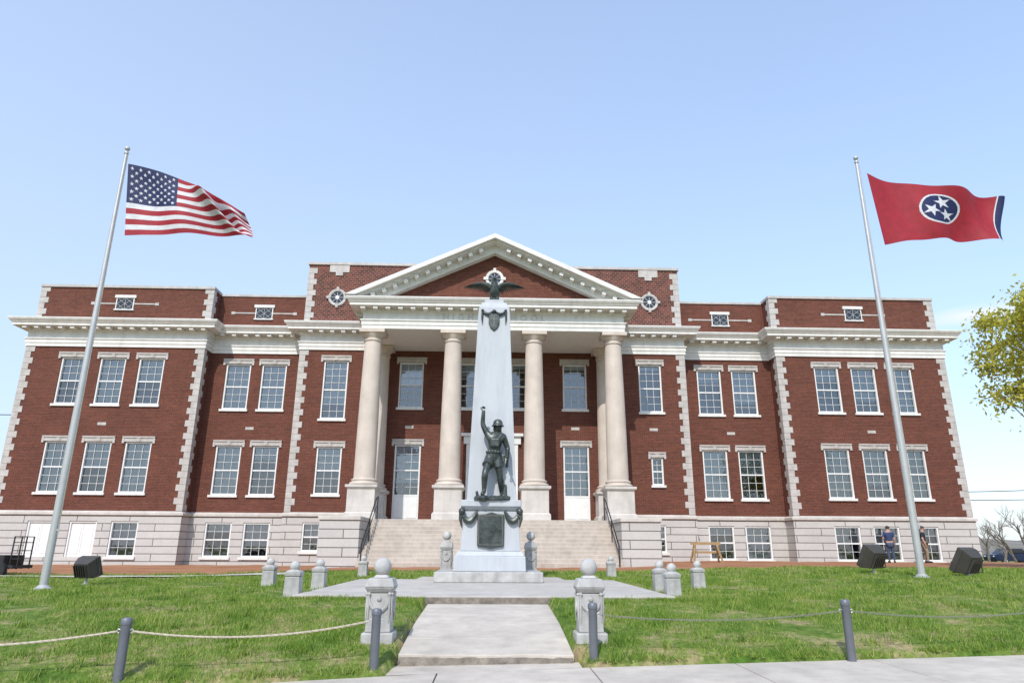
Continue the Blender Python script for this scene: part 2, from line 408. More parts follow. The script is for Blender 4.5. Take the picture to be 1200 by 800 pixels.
for i in range(len(sx)-1):
    x0, x1 = sx[i], sx[i+1]
    mb.add([pt(x0, 12, -0.15), pt(x1, 12, -0.15), pt(x1, 2.06, -0.15), pt(x0, 2.06, -0.15)], [(0,1,2,3)])
tag(mb.build('road', ROAD), kind='structure')

# front path, its worn step edge
mb = MB()
ysn = [7.62, 8.3, 9.2, PYE]
for i in range(len(ysn)-1):
    y0, y1 = ysn[i]+0.004, ysn[i+1]-0.004
    nxs = 14 if i == 0 else 1
    xe = np.linspace(PX0, PX1, nxs+1)
    top0 = [(x, y0+(random.uniform(-.012, .012) if i == 0 else 0), zpath(y0)-(random.uniform(0, .012) if i == 0 else 0)) for x in xe]
    top1 = [(x, y1, zpath(y1)) for x in xe]
    n = len(xe)
    vs = top0+top1+[(p[0], p[1], p[2]-.3) for p in top0]+[(p[0], p[1], p[2]-.3) for p in top1]
    fs = []
    for k in range(n-1):
        fs += [(k, k+1, n+k+1, n+k), (2*n+k, 2*n+k+1, k+1, k), (n+k, n+k+1, 3*n+k+1, 3*n+k)]
    fs += [(0, n, 3*n, 2*n), (n-1, 3*n-1, 4*n-1, 2*n-1)]
    mb.add(vs, fs)
tag(mb.build('path', CONC, bevel=0.008), kind='structure')
# worn dark riser below the path slab
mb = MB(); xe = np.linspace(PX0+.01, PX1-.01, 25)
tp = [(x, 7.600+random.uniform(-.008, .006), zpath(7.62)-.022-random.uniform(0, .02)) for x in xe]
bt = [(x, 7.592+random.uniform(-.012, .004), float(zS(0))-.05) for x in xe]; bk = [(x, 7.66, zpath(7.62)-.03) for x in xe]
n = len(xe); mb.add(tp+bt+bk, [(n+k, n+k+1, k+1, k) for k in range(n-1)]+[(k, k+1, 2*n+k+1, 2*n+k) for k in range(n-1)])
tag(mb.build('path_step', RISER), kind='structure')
mb = MB()
mb.add([(PX0-0.05, float(yE(PX0))-0.002, float(zS(PX0))+0.002), (PX1+0.05, float(yE(PX1))-0.002, float(zS(PX1))+0.002), (PX1+0.05, 7.64, float(zS(PX1))+0.01), (PX0-0.05, 7.64, float(zS(PX0))+0.01)], [(0,1,2,3)])
tag(mb.build('path_apron', CONC), kind='structure')
PA, PB = -2.95, 2.8
mb = MB(); mb.box(PA, PB, PYE+.01, 16.4, -.3, .06); mb.box(-1.7, 1.7, 16.401, 17.9, -.3, .059); tag(mb.build('plaza', CONC2, bevel=0.012), kind='structure')
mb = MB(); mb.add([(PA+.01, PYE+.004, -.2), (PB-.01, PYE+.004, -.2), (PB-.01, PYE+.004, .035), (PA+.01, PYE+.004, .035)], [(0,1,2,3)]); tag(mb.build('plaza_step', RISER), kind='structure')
mb = MB(); mb.box(-1.2, 1.2, 17.91, 28.4, -0.2, 0.03); tag(mb.build('walkway', CONC, bevel=0.01), kind='structure')
mb = MB()
lx = np.linspace(-40, -6, 30)
for i in range(len(lx)-1):
    x0, x1 = lx[i], lx[i+1]
    mb.add([(x0, 21.6, zt(x0, 21.6)+0.03), (x1, 21.6, zt(x1, 21.6)+0.03), (x1, 22.6, zt(x1, 22.6)+0.03), (x0, 22.6, zt(x0, 22.6)+0.03)], [(0,1,2,3)])
tag(mb.build('side_walkway', CONC), kind='structure')

# grass blades
def inside_plaza(x, y):
    return ((x > PA) & (x < PB) & (y > PYE+.02) & (y < 16.4)) | ((np.abs(x) < 1.7) & (y >= 16.4) & (y < 17.9))
def patch(x, y): return np.sin(x*0.9+1.3)*np.sin(y*1.1+x*0.5) + 0.6*np.sin(x*2.7+y*1.9) + 0.5*np.sin(x*5.1-y*3.3)*np.sin(y*4.7+x)
def grass_ok(x, y):
    k = (y > yE(x)+0.0) & ~inside_plaza(x, y) & ~((x > PX0-0.02) & (x < PX1+0.02) & (y < PYE+.02)) & ~((np.abs(x) < 1.2) & (y > 17)) & ~((x < -6) & (y > 21.55) & (y < 22.65))
    k &= rng.uniform(0, 1, len(x)) < np.clip((y-yE(x))/.22 + .35 + .4*np.sin(x*3.1)*np.sin(x*7.3), .12, 1)
    dp = np.where(x < 0, PX0-x, x-PX1); near = (y < PYE) & (dp > 0)      # worn fringe beside the path
    k &= ~near | (rng.uniform(0, 1, len(x)) < np.clip(dp/.35 + .15 + .5*np.sin(y*4.3+x)*np.sin(y*9.1), .05, 1))
    return k & ~((x > PX0-.1) & (x < PX1+.1) & (y < 7.68))
VV = []
def blades(x, y, h, wd, lean):
    k = len(x); z = ztn(x, y) - 0.004
    a = rng.uniform(0, 2*PI, k); la = rng.uniform(0, 2*PI, k); le = rng.uniform(0.1, lean, k)*h
    p0 = np.stack([x-np.cos(a)*wd/2, y-np.sin(a)*wd/2, z], 1); p1 = np.stack([x+np.cos(a)*wd/2, y+np.sin(a)*wd/2, z], 1)
    p2 = np.stack([x+np.cos(la)*le, y+np.sin(la)*le, z+h], 1)
    VV.append(np.stack([p0, p1, p2], 1).reshape(-1, 3))
for n, bx, h0, h1, wd in ((190000, (-9, 9.5, 6.2, 11.5), 0.02, 0.05, 0.008), (110000, (-16, 17, 11.5, 18.5), 0.025, 0.06, 0.014), (60000, (-24, 26, 18.5, 24.6), 0.035, 0.075, 0.022)):
    x = rng.uniform(bx[0], bx[1], n); y = rng.uniform(bx[2], bx[3], n)
    pd = patch(x, y)
    k = grass_ok(x, y) & (rng.uniform(0, 1, n) < np.clip(0.97 - 0.8*np.clip(pd-0.1, 0, 2), 0.05, 1)); x, y, pd = x[k], y[k], pd[k]
    h = rng.uniform(h0, h1, len(x))*np.clip(1.0-0.4*pd, .4, 1.7)
    blades(x, y, h, wd, 0.9)
nc = 1800
cxs = rng.uniform(-15, 16, nc); cys = 6.4 + 14*rng.uniform(0, 1, nc)**1.5
x = np.repeat(cxs, 45) + rng.normal(0, .05, nc*45)*np.repeat(rng.uniform(.6, 2.4, nc), 45); y = np.repeat(cys, 45) + rng.normal(0, .05, nc*45)*np.repeat(rng.uniform(.6, 2.0, nc), 45)
k = grass_ok(x, y); hh = np.repeat(rng.uniform(.05, .13, nc), 45)*rng.uniform(.6, 1.1, nc*45)
blades(x[k], y[k], hh[k], 0.010, 0.9)
x = rng.uniform(-6, 9, 9000); y = yE(x) + np.abs(rng.normal(0, .05, 9000)); k = ((x < PX0-.1) | (x > PX1+.1)) & (rng.uniform(0, 1, 9000) < .45+.5*np.sin(x*2.3)*np.sin(x*5.9+1))
blades(x[k], y[k]+.005, rng.uniform(.03, .08, k.sum()), .009, 1.2)
x = rng.uniform(PA, PB, 7000); y = PYE - np.abs(rng.normal(0, .05, 7000)); k = ((x < PX0-.05) | (x > PX1+.05)) & (rng.uniform(0, 1, 7000) < .5+.5*np.sin(x*3.3)*np.sin(x*7.9))
blades(x[k], y[k], rng.uniform(.03, .08, k.sum()), .010, 1.0)
V = np.concatenate(VV).astype(np.float32); nv = len(V); nf = nv//3
me = bpy.data.meshes.new('grass')
me.vertices.add(nv); me.vertices.foreach_set('co', V.ravel())
me.loops.add(nv); me.loops.foreach_set('vertex_index', np.arange(nv, dtype=np.int32))
me.polygons.add(nf); me.polygons.foreach_set('loop_start', np.arange(0, nv, 3, dtype=np.int32))
me.update(); me.materials.append(GRASS)
o = bpy.data.objects.new('grass', me); col.objects.link(o)
tag(o, 'patchy green spring grass covering the lawn on both sides of the path', 'grass', kind='stuff')

# ------------------------------------------------------------------ the building
bld = thing('school_building', 'large symmetrical red brick school building with white columned portico and pediment', 'building', (0, 36, 0))
def P(mb, name, m, smooth=False, bevel=0, parent=None): return mb.build(name, m, parent or bld, smooth=smooth, bevel=bevel)

WINS = []   # x, z0, w, h, plane, cols, rows, lintel, base, panel
def W(x, z0, w, h, Yp, cols=3, rows=3, lintel=True, base=False, panel=0): WINS.append((x, z0, w, h, Yp, cols, rows, lintel, base, panel))
for s in (-1, 1):
    for d in (-2.05, 0, 2.05):
        W(s*20.4+d, 7.85, 1.36, 2.55, 36); W(s*20.4+d, 3.3, 1.36, 2.6, 36)
        W(s*20.4+d, 0.2, 1.36, 1.72, 35.93, 3, 2, False, True)
    for d in (-0.98, 0.98):
        W(s*13.1+d, 7.85, 1.36, 2.55, 37); W(s*13.1+d, 3.3, 1.36, 2.6, 37)
        W(s*13.1+d, 0.2, 1.36, 1.72, 36.93, 3, 2, False, True)
    W(s*4.42, 7.85, 1.3, 2.5, 36); W(s*4.42, 3.25, 1.36, 2.65, 36, 3, 3, True, False, 1.2)
    W(s*1.42, 7.85, 0.9, 2.5, 36, 2, 3)
W(0, 7.85, 1.3, 2.5, 36)
W(-8.5, 7.2, 1.32, 3.2, 36, 3, 4); W(8.55, 7.75, 1.25, 2.65, 36)
W(-8.5, 3.3, 1.32, 2.45, 36); W(8.7, 3.9, 0.62, 1.45, 36, 2, 2)
W(-8.9, 0.5, 1.25, 1.42, 35.93, 3, 2, False, True); W(8.6, 0.55, 0.7, 1.35, 35.93, 2, 2, False, True)

def wall(mb, x0, x1, z0, z1, Yp, holes, depth):
    xc = sorted({x0, x1, *[h[0] for h in holes], *[h[1] for h in holes]})
    zc = sorted({z0, z1, *[h[2] for h in holes], *[h[3] for h in holes]})
    for i in range(len(xc)-1):
        for j in range(len(zc)-1):
            mx_, mz_ = (xc[i]+xc[i+1])/2, (zc[j]+zc[j+1])/2
            if any(h[0] < mx_ < h[1] and h[2] < mz_ < h[3] for h in holes): continue
            mb.add([(xc[i],Yp,zc[j]),(xc[i+1],Yp,zc[j]),(xc[i+1],Yp,zc[j+1]),(xc[i],Yp,zc[j+1])], [(0,1,2,3)])
    for a, b_, c, d in holes:
        y1 = Yp+depth
        mb.add([(a,Yp,c),(b_,Yp,c),(b_,Yp,d),(a,Yp,d),(a,y1,c),(b_,y1,c),(b_,y1,d),(a,y1,d)], [(0,4,5,1),(1,5,6,2),(2,6,7,3),(3,7,4,0)])

DOOR = (-0.95, 0.95, 1.96, 5.9)
segs = [(-25.1,-15.65,36,2.1),(-15.65,-10.5,37,2.1),(-10.5,-6.4,36,2.1),(-6.4,6.4,36,1.9),(6.4,10.5,36,2.1),(10.5,15.65,37,2.1),(15.65,25.1,36,2.1)]
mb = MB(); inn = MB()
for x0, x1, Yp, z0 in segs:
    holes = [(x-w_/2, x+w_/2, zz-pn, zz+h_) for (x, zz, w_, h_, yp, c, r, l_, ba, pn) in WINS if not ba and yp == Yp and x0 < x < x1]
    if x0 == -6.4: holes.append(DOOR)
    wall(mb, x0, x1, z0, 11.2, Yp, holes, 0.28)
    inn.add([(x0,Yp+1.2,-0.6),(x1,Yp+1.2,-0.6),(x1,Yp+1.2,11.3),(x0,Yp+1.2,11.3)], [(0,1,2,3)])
for s in (-1, 1):
    for xx in (15.65, 10.5):
        mb.add([(s*xx,36,2.1),(s*xx,37,2.1),(s*xx,37,11.2),(s*xx,36,11.2)], [(0,1,2,3)])
    mb.add([(s*25.1,36,2.1),(s*25.1,52,2.1),(s*25.1,52,12.4),(s*25.1,36,12.4)], [(0,1,2,3)])
mb.add([(-25.1,52,-0.5),(25.1,52,-0.5),(25.1,52,12.4),(-25.1,52,12.4)], [(0,1,2,3)])
P(mb, 'brick_wall', BRICK)
P(inn, 'dark_room_backing', DARKIN)  # added backing sheets; the rooms' darkness is put into their colour
for sgn in (-1, 1):
    bs = MB()
    for x0, x1, Yp in [(-25.17,-15.58,35.93),(-15.58,-10.57,36.93),(-10.57,-6.4,35.93)]:
        if sgn > 0: x0, x1 = -x1, -x0
        holes = [(x-w_/2, x+w_/2, zz, zz+h_) for (x, zz, w_, h_, yp, c, r, l_, ba, pn) in WINS if ba and yp == Yp and x0 < x < x1]
        wall(bs, x0, x1, -0.7, 2.2, Yp, holes, 0.3)
    for xx in (15.58, 10.57):
        bs.add([(sgn*xx,35.93,-0.7),(sgn*xx,36.93,-0.7),(sgn*xx,36.93,2.2),(sgn*xx,35.93,2.2)], [(0,1,2,3)])
    bs.add([(sgn*25.17,35.93,-0.7),(sgn*25.17,52,-0.7),(sgn*25.17,52,2.2),(sgn*25.17,35.93,2.2)], [(0,1,2,3)])
    P(bs, 'stone_base', RUST)

def sweep(mb, prof, path):
    n = len(path); ns = []
    for i in range(n-1):
        dx, dy = path[i+1][0]-path[i][0], path[i+1][1]-path[i][1]
        l = math.hypot(dx, dy); ns.append((dy/l, -dx/l))
    vs = []
    for i, (x, y) in enumerate(path):
        a = ns[max(i-1, 0)]; b_ = ns[min(i, n-2)]
        ox, oy = (a[0]+b_[0], a[1]+b_[1]) if (i not in (0, n-1) and a != b_) else b_ if i == 0 else a
        for d, z in prof: vs.append((x+ox*d, y+oy*d, z))
    k = len(prof)
    fs = [(i*k+j, (i+1)*k+j, (i+1)*k+j+1, i*k+j+1) for i in range(n-1) for j in range(k-1)]
    mb.add(vs, fs)
HALF = [(-25.1,52),(-25.1,36),(-15.65,36),(-15.65,37),(-10.5,37),(-10.5,36),(-6.4,36)]
PATH = HALF + [(-6.4,32.05),(6.4,32.05)] + [(-x, y) for x, y in HALF[::-1]]
mb = MB(); sweep(mb, [(0.0,10.98),(0.07,10.98),(0.07,11.16),(0.10,11.17),(0.10,11.36),(0.15,11.38),(0.15,11.44),(0.05,11.46),(0.05,11.80),(0.11,11.83),(0.14,11.86),(0.14,12.0)], PATH)
P(mb, 'frieze', TRIM)
mb = MB(); sweep(mb, [(0.14,12.0),(0.62,12.003),(0.62,12.14),(0.66,12.15),(0.69,12.2),(0.76,12.28),(0.80,12.36),(0.80,12.41),(0.0,12.47)], PATH)
P(mb, 'cornice', TRIM)
B0 = WL(bld)
mA = MB(); mA.box(-.11, .11, -.205, .205, -.065, .066); modX = mA.mesh('modillion', TRIM)
mA = MB(); mA.box(-.205, .205, -.11, .11, -.065, .066); modY = mA.mesh('modillion', TRIM)
for i in range(len(PATH)-1):
    (xa, ya), (xb, yb) = PATH[i], PATH[i+1]
    l = math.hypot(xb-xa, yb-ya)
    if l < 1.5 or (xa == xb and abs(xa) > 20): continue
    dx, dy = (xb-xa)/l, (yb-ya)/l; nx_, ny_ = dy, -dx
    k = int(round(l/0.62))
    for j in range(k+1):
        t = l*j/k
        if i not in (1, 7, len(PATH)-3) and (t < 0.3 or t > l-0.3): continue
        obj_from(modX if dy == 0 else modY, 'modillion', bld, Vector((xa+dx*t+nx_*.335, ya+dy*t+ny_*.335, 11.935))-B0)
for pth in ([(-25.1,52)]+HALF[1:], [(-x, y) for x, y in HALF[::-1]]):
    mb = MB(); sweep(mb, [(0.0,2.14),(0.07,2.2),(0.15,2.22),(0.15,2.33),(0.0,2.42)], pth); P(mb, 'water_table', STONE)

def quoin(cx, cy, s, z0, z1, side=True):
    mb = MB(); z = z0; i = 0
    while z + 0.2 < z1:
        zz = min(z+0.33, z1)
        a, c = (0.47, 0.30) if i % 2 else (0.30, 0.47)
        mb.box(cx-s*0.03, cx+s*a, cy-0.03, cy+(c if side else 0.1), z+0.004, zz-0.004)
        z += 0.33; i += 1
    P(mb, 'quoin', QUOIN, bevel=0.01)
for cx, s in ((-25.1, 1), (-15.65, -1), (-10.5, 1), (10.5, -1), (15.65, 1), (25.1, -1)):
    quoin(cx, 36, s, 2.43, 10.97)

# parapets and attic
for s in (-1, 1):
    mb = MB(); xa, xb = sorted((s*15.6, s*25.0)); mb.box(xa, xb, 36.08, 51.9, 12.3, 14.42); P(mb, 'parapet', BRICK)
    mb = MB(); mb.box(xa-0.06, xb+0.06, 36.0, 52, 14.421, 14.56); P(mb, 'coping', QUOIN)
    quoin(s*25.0, 36.08, -s, 12.5, 14.41); quoin(s*15.6, 36.08, s, 12.5, 14.41)
    mb = MB(); xa, xb = sorted((s*10.4, s*15.7)); mb.box(xa, xb, 37.08, 51.8, 12.3, 14.38); P(mb, 'parapet', BRICK)
    mb = MB(); xa, xb = sorted((s*10.46, s*15.53)); mb.box(xa, xb, 37.02, 51.7, 14.381, 14.5); P(mb, 'coping', QUOIN)
mb = MB(); mb.box(-10.45, 10.45, 36.05, 51.7, 12.3, 16.0); P(mb, 'attic_wall', BRICK2)
mb = MB(); mb.box(-10.53, 10.53, 35.97, 51.8, 16.001, 16.15); P(mb, 'coping', QUOIN)
for s in (-1, 1):
    quoin(s*10.45, 36.05, -s, 12.5, 15.99)
    mb = MB(); mb.ext([(s*8.75-.55, 15.56), (s*8.75-.2, 15.56), (s*8.75-.2, 15.36), (s*8.75+.2, 15.36), (s*8.75+.2, 15.56), (s*8.75+.55, 15.56), (s*8.75+.55, 15.99), (s*8.75-.55, 15.99)], 36.0, 36.1)
    P(mb, 'stone_panel', QUOIN)
mb = MB(); mb.box(-24.9, 24.9, 37.4, 51.5, 11.5, 12.42); P(mb, 'roof', TARROOF)

# windows
cache = {}
def cm(key, fn):
    if key not in cache: cache[key] = fn()
    return cache[key]
def frame_mesh(w_, h_):
    mb = MB(); a = 0.08
    mb.box(-w_/2, -w_/2+a, 0.05, 0.22, 0, h_); mb.box(w_/2-a, w_/2, 0.05, 0.22, 0, h_)
    mb.box(-w_/2+a, w_/2-a, 0.05, 0.22, h_-a, h_); mb.box(-w_/2+a, w_/2-a, 0.05, 0.22, 0, a*1.1)
    mb.box(-w_/2+a, w_/2-a, 0.10, 0.19, h_/2-0.035, h_/2+0.035)
    return mb.mesh('window', WHITE)
def muntin_mesh(w_, h_, c, r):
    mb = MB(); a = 0.08; t = 0.0085
    iw = w_-2*a
    for i in range(1, c): x = -iw/2+iw*i/c; mb.box(x-t, x+t, 0.125, 0.155, a, h_-a)
    for half in (0, 1):
        z0 = a if half == 0 else h_/2+0.035; z1 = h_/2-0.035 if half == 0 else h_-a
        for j in range(1, r):
            z = z0+(z1-z0)*j/r
            mb.box(-iw/2, iw/2, 0.128, 0.152, z-t, z+t)
    return mb.mesh('muntin', WHITE)
def pane_mesh(w_, h_):
    mb = MB(); mb.add([(-w_/2+.04,.165,.04),(w_/2-.04,.165,.04),(w_/2-.04,.165,h_-.04),(-w_/2+.04,.165,h_-.04)], [(0,1,2,3)])
    return mb.mesh('pane', GLASS)
def sill_mesh(w_):
    mb = MB(); mb.box(-w_/2-0.08, w_/2+0.08, -0.09, 0.10, -0.11, 0.012); return mb.mesh('sill', TRIM)
def lintel_mesh(w_, h_):
    mb = MB()
    mb.box(-w_/2-0.08, w_/2+0.08, -0.04, 0.06, h_+0.006, h_+0.2)
    mb.ext([(-w_/2-0.12, h_+0.2), (w_/2+0.12, h_+0.2), (w_/2+0.18, h_+0.28), (-w_/2-0.18, h_+0.28)], -0.08, 0.06)
    for s in (-1, 1): mb.box(s*(w_/2+0.05), s*(w_/2+0.16), -0.06, 0.06, h_-0.08, h_+0.199)
    mb.box(-0.09, 0.09, -0.065, 0.06, h_+0.008, h_+0.199)
    return mb.mesh('lintel', QUOIN)
def blind_mesh(w_, h_, f):
    mb = MB(); mb.add([(-w_/2+.05,.21,h_*(1-f)+0.03),(w_/2-.05,.21,h_*(1-f)+0.03),(w_/2-.05,.21,h_-.03),(-w_/2+.05,.21,h_-.03)], [(0,1,2,3)])
    return mb.mesh('blind', BLIND)
random.seed(3)
for (x, z0, w_, h_, Yp, c, r, lint, ba, pn) in WINS:
    if ba and x < -20:      # pale boarded basement openings at the far left
        mb = MB(); a = .08
        mb.box(-w_/2, -w_/2+a, .05, .22, 0, h_); mb.box(w_/2-a, w_/2, .05, .22, 0, h_); mb.box(-w_/2+a, w_/2-a, .05, .22, h_-a, h_)
        o = mb.build('basement_door', WHITE, bld, local=True); o.location = Vector((x, Yp, z0))-B0
        for s in (-1, 1):
            mb = MB(); mb.box(s*.006, s*(w_/2-a), .12, .17, 0.0, h_-a-.002); mb.box(s*.1, s*(w_/2-a-.1), .10, .121, .15, h_-.3); mb.build('door_leaf', WHITE, o, local=True)
        continue
    o = obj_from(cm(('f', w_, h_), lambda: frame_mesh(w_, h_)), 'window', bld, Vector((x, Yp, z0))-B0)
    obj_from(cm(('m', w_, h_, c, r), lambda: muntin_mesh(w_, h_, c, r)), 'muntin', o, (0, 0, 0))
    obj_from(cm(('p', w_, h_), lambda: pane_mesh(w_, h_)), 'pane', o, (0, 0, 0))
    if not pn: obj_from(cm(('s', w_), lambda: sill_mesh(w_)), 'sill', o, (0, 0, 0))
    if lint: obj_from(cm(('l', w_, h_), lambda: lintel_mesh(w_, h_)), 'lintel', o, (0, 0, 0))
    fr_ = random.choice([0.3, 0.5, 0.5, 0.7, 0.97, 0.97] if x < -9 else [0.12, 0.3, 0.5, 0.5, 0.75, 0.97])
    if x > 22 and z0 > 6 or x < -22 and z0 < 6: fr_ = 0.97
    if fr_: obj_from(cm(('b', w_, h_, fr_), lambda: blind_mesh(w_, h_, fr_)), 'blind', o, (0, 0, 0))
    if pn:
        mb = MB(); mb.box(-w_/2, w_/2, 0.06, 0.2, -pn, -0.002)
        for s in (-1, 1): mb.box(s*0.06, s*(w_/2-0.1), 0.04, 0.07, -pn+0.12, -0.12)
        mb.build('panel', WHITE, o, local=True)

# main door and its surround
d = MB(); d.box(-0.95,-0.82,36.04,36.26,1.96,5.9); d.box(0.82,0.95,36.04,36.26,1.96,5.9); d.box(-0.82,0.82,36.04,36.26,5.77,5.9); d.box(-0.82,0.82,36.05,36.25,4.5,4.65)
door = P(d, 'door', WHITE)
for s in (-1, 1):
    d = MB(); d.box(s*0.01, s*0.81, 36.12, 36.18, 1.97, 4.5)
    d.box(s*0.12, s*0.7, 36.10, 36.125, 2.1, 2.9)
    P(d, 'door_leaf', WHITE, parent=door)
    d = MB(); xa, xb = sorted((s*0.12, s*0.7)); d.add([(xa,36.115,3.05),(xb,36.115,3.05),(xb,36.115,4.35),(xa,36.115,4.35)], [(0,1,2,3)]); P(d, 'pane', GLASS, parent=door)
    d = MB(); d.lathe([(0.01,0),(0.03,0.0),(0.035,0.03),(0.01,0.06)], s*0.08, 36.04, 3.0, 10, 'y'); P(d, 'door_handle', BRONZE, parent=door, smooth=True)
d = MB(); d.add([(-0.8,36.16,4.66),(0.8,36.16,4.66),(0.8,36.16,5.76),(-0.8,36.16,5.76)], [(0,1,2,3)]); P(d, 'transom_pane', GLASS, parent=door)
d = MB()
for s in (-1, 1): d.box(s*0.96, s*1.35, 35.85, 36.02, 1.96, 5.95)
d.box(-1.5, 1.5, 35.8, 36.02, 5.951, 6.35); d.box(-1.62, 1.62, 35.68, 36.02, 6.351, 6.5)
P(d, 'door_surround', TRIM)

# round windows
def round_window(x, y, z, r=0.36, m_=QUOIN):
    mb = MB(); mb.lathe([(r,0.02),(r,-0.06),(r+0.03,-0.08),(r+0.13,-0.08),(r+0.15,-0.05),(r+0.15,0.04)], x, y, z, 32, 'y')
    mb.f = mb.f[:-2]
    for dx, dz in ((0, 1), (0, -1), (1, 0), (-1, 0)):
        cx, cz = x+dx*(r+0.12), z+dz*(r+0.12)
        mb.box(cx-(0.07 if dx == 0 else 0.12), cx+(0.07 if dx == 0 else 0.12), y-0.11, y+0.03, cz-(0.07 if dz == 0 else 0.12), cz+(0.07 if dz == 0 else 0.12))
    o = P(mb, 'round_window', m_, smooth=True)
    mb = MB(); mb.lathe([(r+0.02,-0.03),(r+0.02,-0.012)], x, y, z, 32, 'y'); P(mb, 'pane', CARG, parent=o)
    mb = MB()
    for k in range(4):
        a = PI*k/4; st = len(mb.v); mb.box(-r, r, -0.05-0.001*k, -0.032, -0.0065, 0.0065)
        mb.xf(Matrix.Translation((x, y, z)) @ Matrix.Rotation(a, 4, 'Y'), st)
    mb.lathe([(0.09,-0.058),(0.105,-0.058),(0.105,-0.033),(0.09,-0.033)], x, y, z, 20, 'y')
    P(mb, 'muntin', WHITE, parent=o)
for s in (-1, 1): round_window(s*8.75, 36.05, 14.05)

def attic_window(x, y, z):
    mb = MB(); w_, h_ = 0.44, 0.33
    mb.box(x-w_-.05, x-w_, y-.05, y+.05, z-h_, z+h_); mb.box(x+w_, x+w_+.05, y-.05, y+.05, z-h_, z+h_)
    mb.box(x-w_-.13, x+w_+.13, y-.09, y+.05, z+h_, z+h_+.16); mb.box(x-w_-.1, x+w_+.1, y-.09, y+.05, z-h_-.06, z-h_)
    o = P(mb, 'attic_window', TRIM)
    mb = MB(); mb.add([(x-w_,y-.015,z-h_),(x+w_,y-.015,z-h_),(x+w_,y-.015,z+h_),(x-w_,y-.015,z+h_)], [(0,1,2,3)]); P(mb, 'pane', CARG, parent=o)
    mb = MB()
    for q, (a, l, ox, oz) in enumerate(((rad(37), 0.54, 0, 0), (rad(-37), 0.54, 0, 0), (rad(37), .27, -.22, .165), (rad(37), .27, .22, -.165), (rad(-37), .27, .22, .165), (rad(-37), .27, -.22, -.165), (PI/2, 0.32, 0, 0))):
        if q in (2, 3, 4, 5): a = -a
        st = len(mb.v); mb.box(-l, l, -0.03-0.001*q, -0.017, -0.0045, 0.0045); mb.xf(Matrix.Translation((x+ox, y, z+oz)) @ Matrix.Rotation(a, 4, 'Y'), st)
    P(mb, 'muntin', WHITE, parent=o)
    for s in (-1, 1):
        mb = MB(); a, c, e = x+s*(w_+.06), x+s*(w_+1.2), x+s*(w_+1.4)
        mb.ext([(a, z-.035), (c, z-.035), (c, z-.08), (e, z-.08), (e, z+.08), (c, z+.08), (c, z+.035), (a, z+.035)][::s], y-.03, y+.04)
        P(mb, 'stone_band', QUOIN)
for s in (-1, 1):
    attic_window(s*20.35, 36.08, 13.5); attic_window(s*13.05, 37.08, 13.4)

# pediment
SL = math.atan2(3.35, 7.25)
mb = MB(); mb.ext([(-6.9, 12.46), (6.9, 12.46), (0, 15.6)], 32.3, 32.4); P(mb, 'tympanum', BRICK)
mb = MB()
def rake(mb, x_out, z_out, th, y0, y1):
    za = z_out + math.tan(SL)*x_out
    for s in (-1, 1):
        poly = [(s*x_out, z_out), (0.0, za), (0.0, za-th), (s*(x_out-th/math.tan(SL)), z_out)]
        if s > 0: poly = poly[::-1]
        mb.ext(poly, y0, y1)
rake(mb, 7.28, 12.475, 0.24, 31.22, 36.02); rake(mb, 6.76, 12.472, 0.10, 31.45, 32.35); rake(mb, 6.54, 12.474, 0.42, 31.9, 32.38)
P(mb, 'raking_cornice', TRIM)
mA = MB(); mA.box(-0.1, 0.1, -.21, .21, -0.09, 0.09); modR = mA.mesh('raking_modillion', TRIM)
for s in (-1, 1):
    for k in range(12):
        t = 0.42+k*0.58
        xx = s*(6.35 - t*math.cos(SL)); zz = 12.47 + (6.62-abs(xx))*math.tan(SL) - 0.16
        if abs(xx) < 0.2: continue
        o = obj_from(modR, 'raking_modillion', bld, Vector((xx, 31.71, zz))-B0); o.rotation_euler.y = s*SL
round_window(0, 32.3, 13.8, 0.32, TRIM)
mb = MB(); mb.box(-6.35, 6.35, 32.1, 35.99, 10.99, 11.1); P(mb, 'portico_ceiling', WHITE)
cu = bpy.data.curves.new('t', 'FONT'); cu.body = 'HIGH   SCHOOL'; cu.size = 0.44; cu.align_x = 'CENTER'; cu.extrude = 0.02; cu.space_character = 1.7
to = bpy.data.objects.new('t', cu); col.objects.link(to)
dg = bpy.context.evaluated_depsgraph_get(); tm = bpy.data.meshes.new_from_object(to.evaluated_get(dg)); bpy.data.objects.remove(to)
tm.transform(Matrix.Translation(Vector((0, 31.99, 11.475))-B0) @ Matrix.Rotation(PI/2, 4, 'X'))
par = list(range(len(tm.vertices)))
def find(i):
    while par[i] != i: par[i] = par[par[i]]; i = par[i]
    return i
for e in tm.edges:
    a, c = find(e.vertices[0]), find(e.vertices[1]); par[a] = c
isl = {}
for p in tm.polygons: isl.setdefault(find(p.vertices[0]), []).append(tuple(p.vertices))
pieces = []
for fs in isl.values():
    ids = sorted({i for f in fs for i in f}); x0 = min(tm.vertices[i].co.x for i in ids); x1 = max(tm.vertices[i].co.x for i in ids)
    for q in pieces:
        if x0 < q[1]-.01 and x1 > q[0]+.01: q[2].extend(fs); q[0] = min(q[0], x0); q[1] = max(q[1], x1); break
    else: pieces.append([x0, x1, list(fs)])
for x0, x1, fs in pieces:
    ids = sorted({i for f in fs for i in f}); mp_ = {i: k for k, i in enumerate(ids)}
    mb = MB(); mb.v = [tuple(tm.vertices[i].co) for i in ids]; mb.f = [tuple(mp_[i] for i in f) for f in fs]
    mb.build('carved_letter', LETTER, bld, local=True)

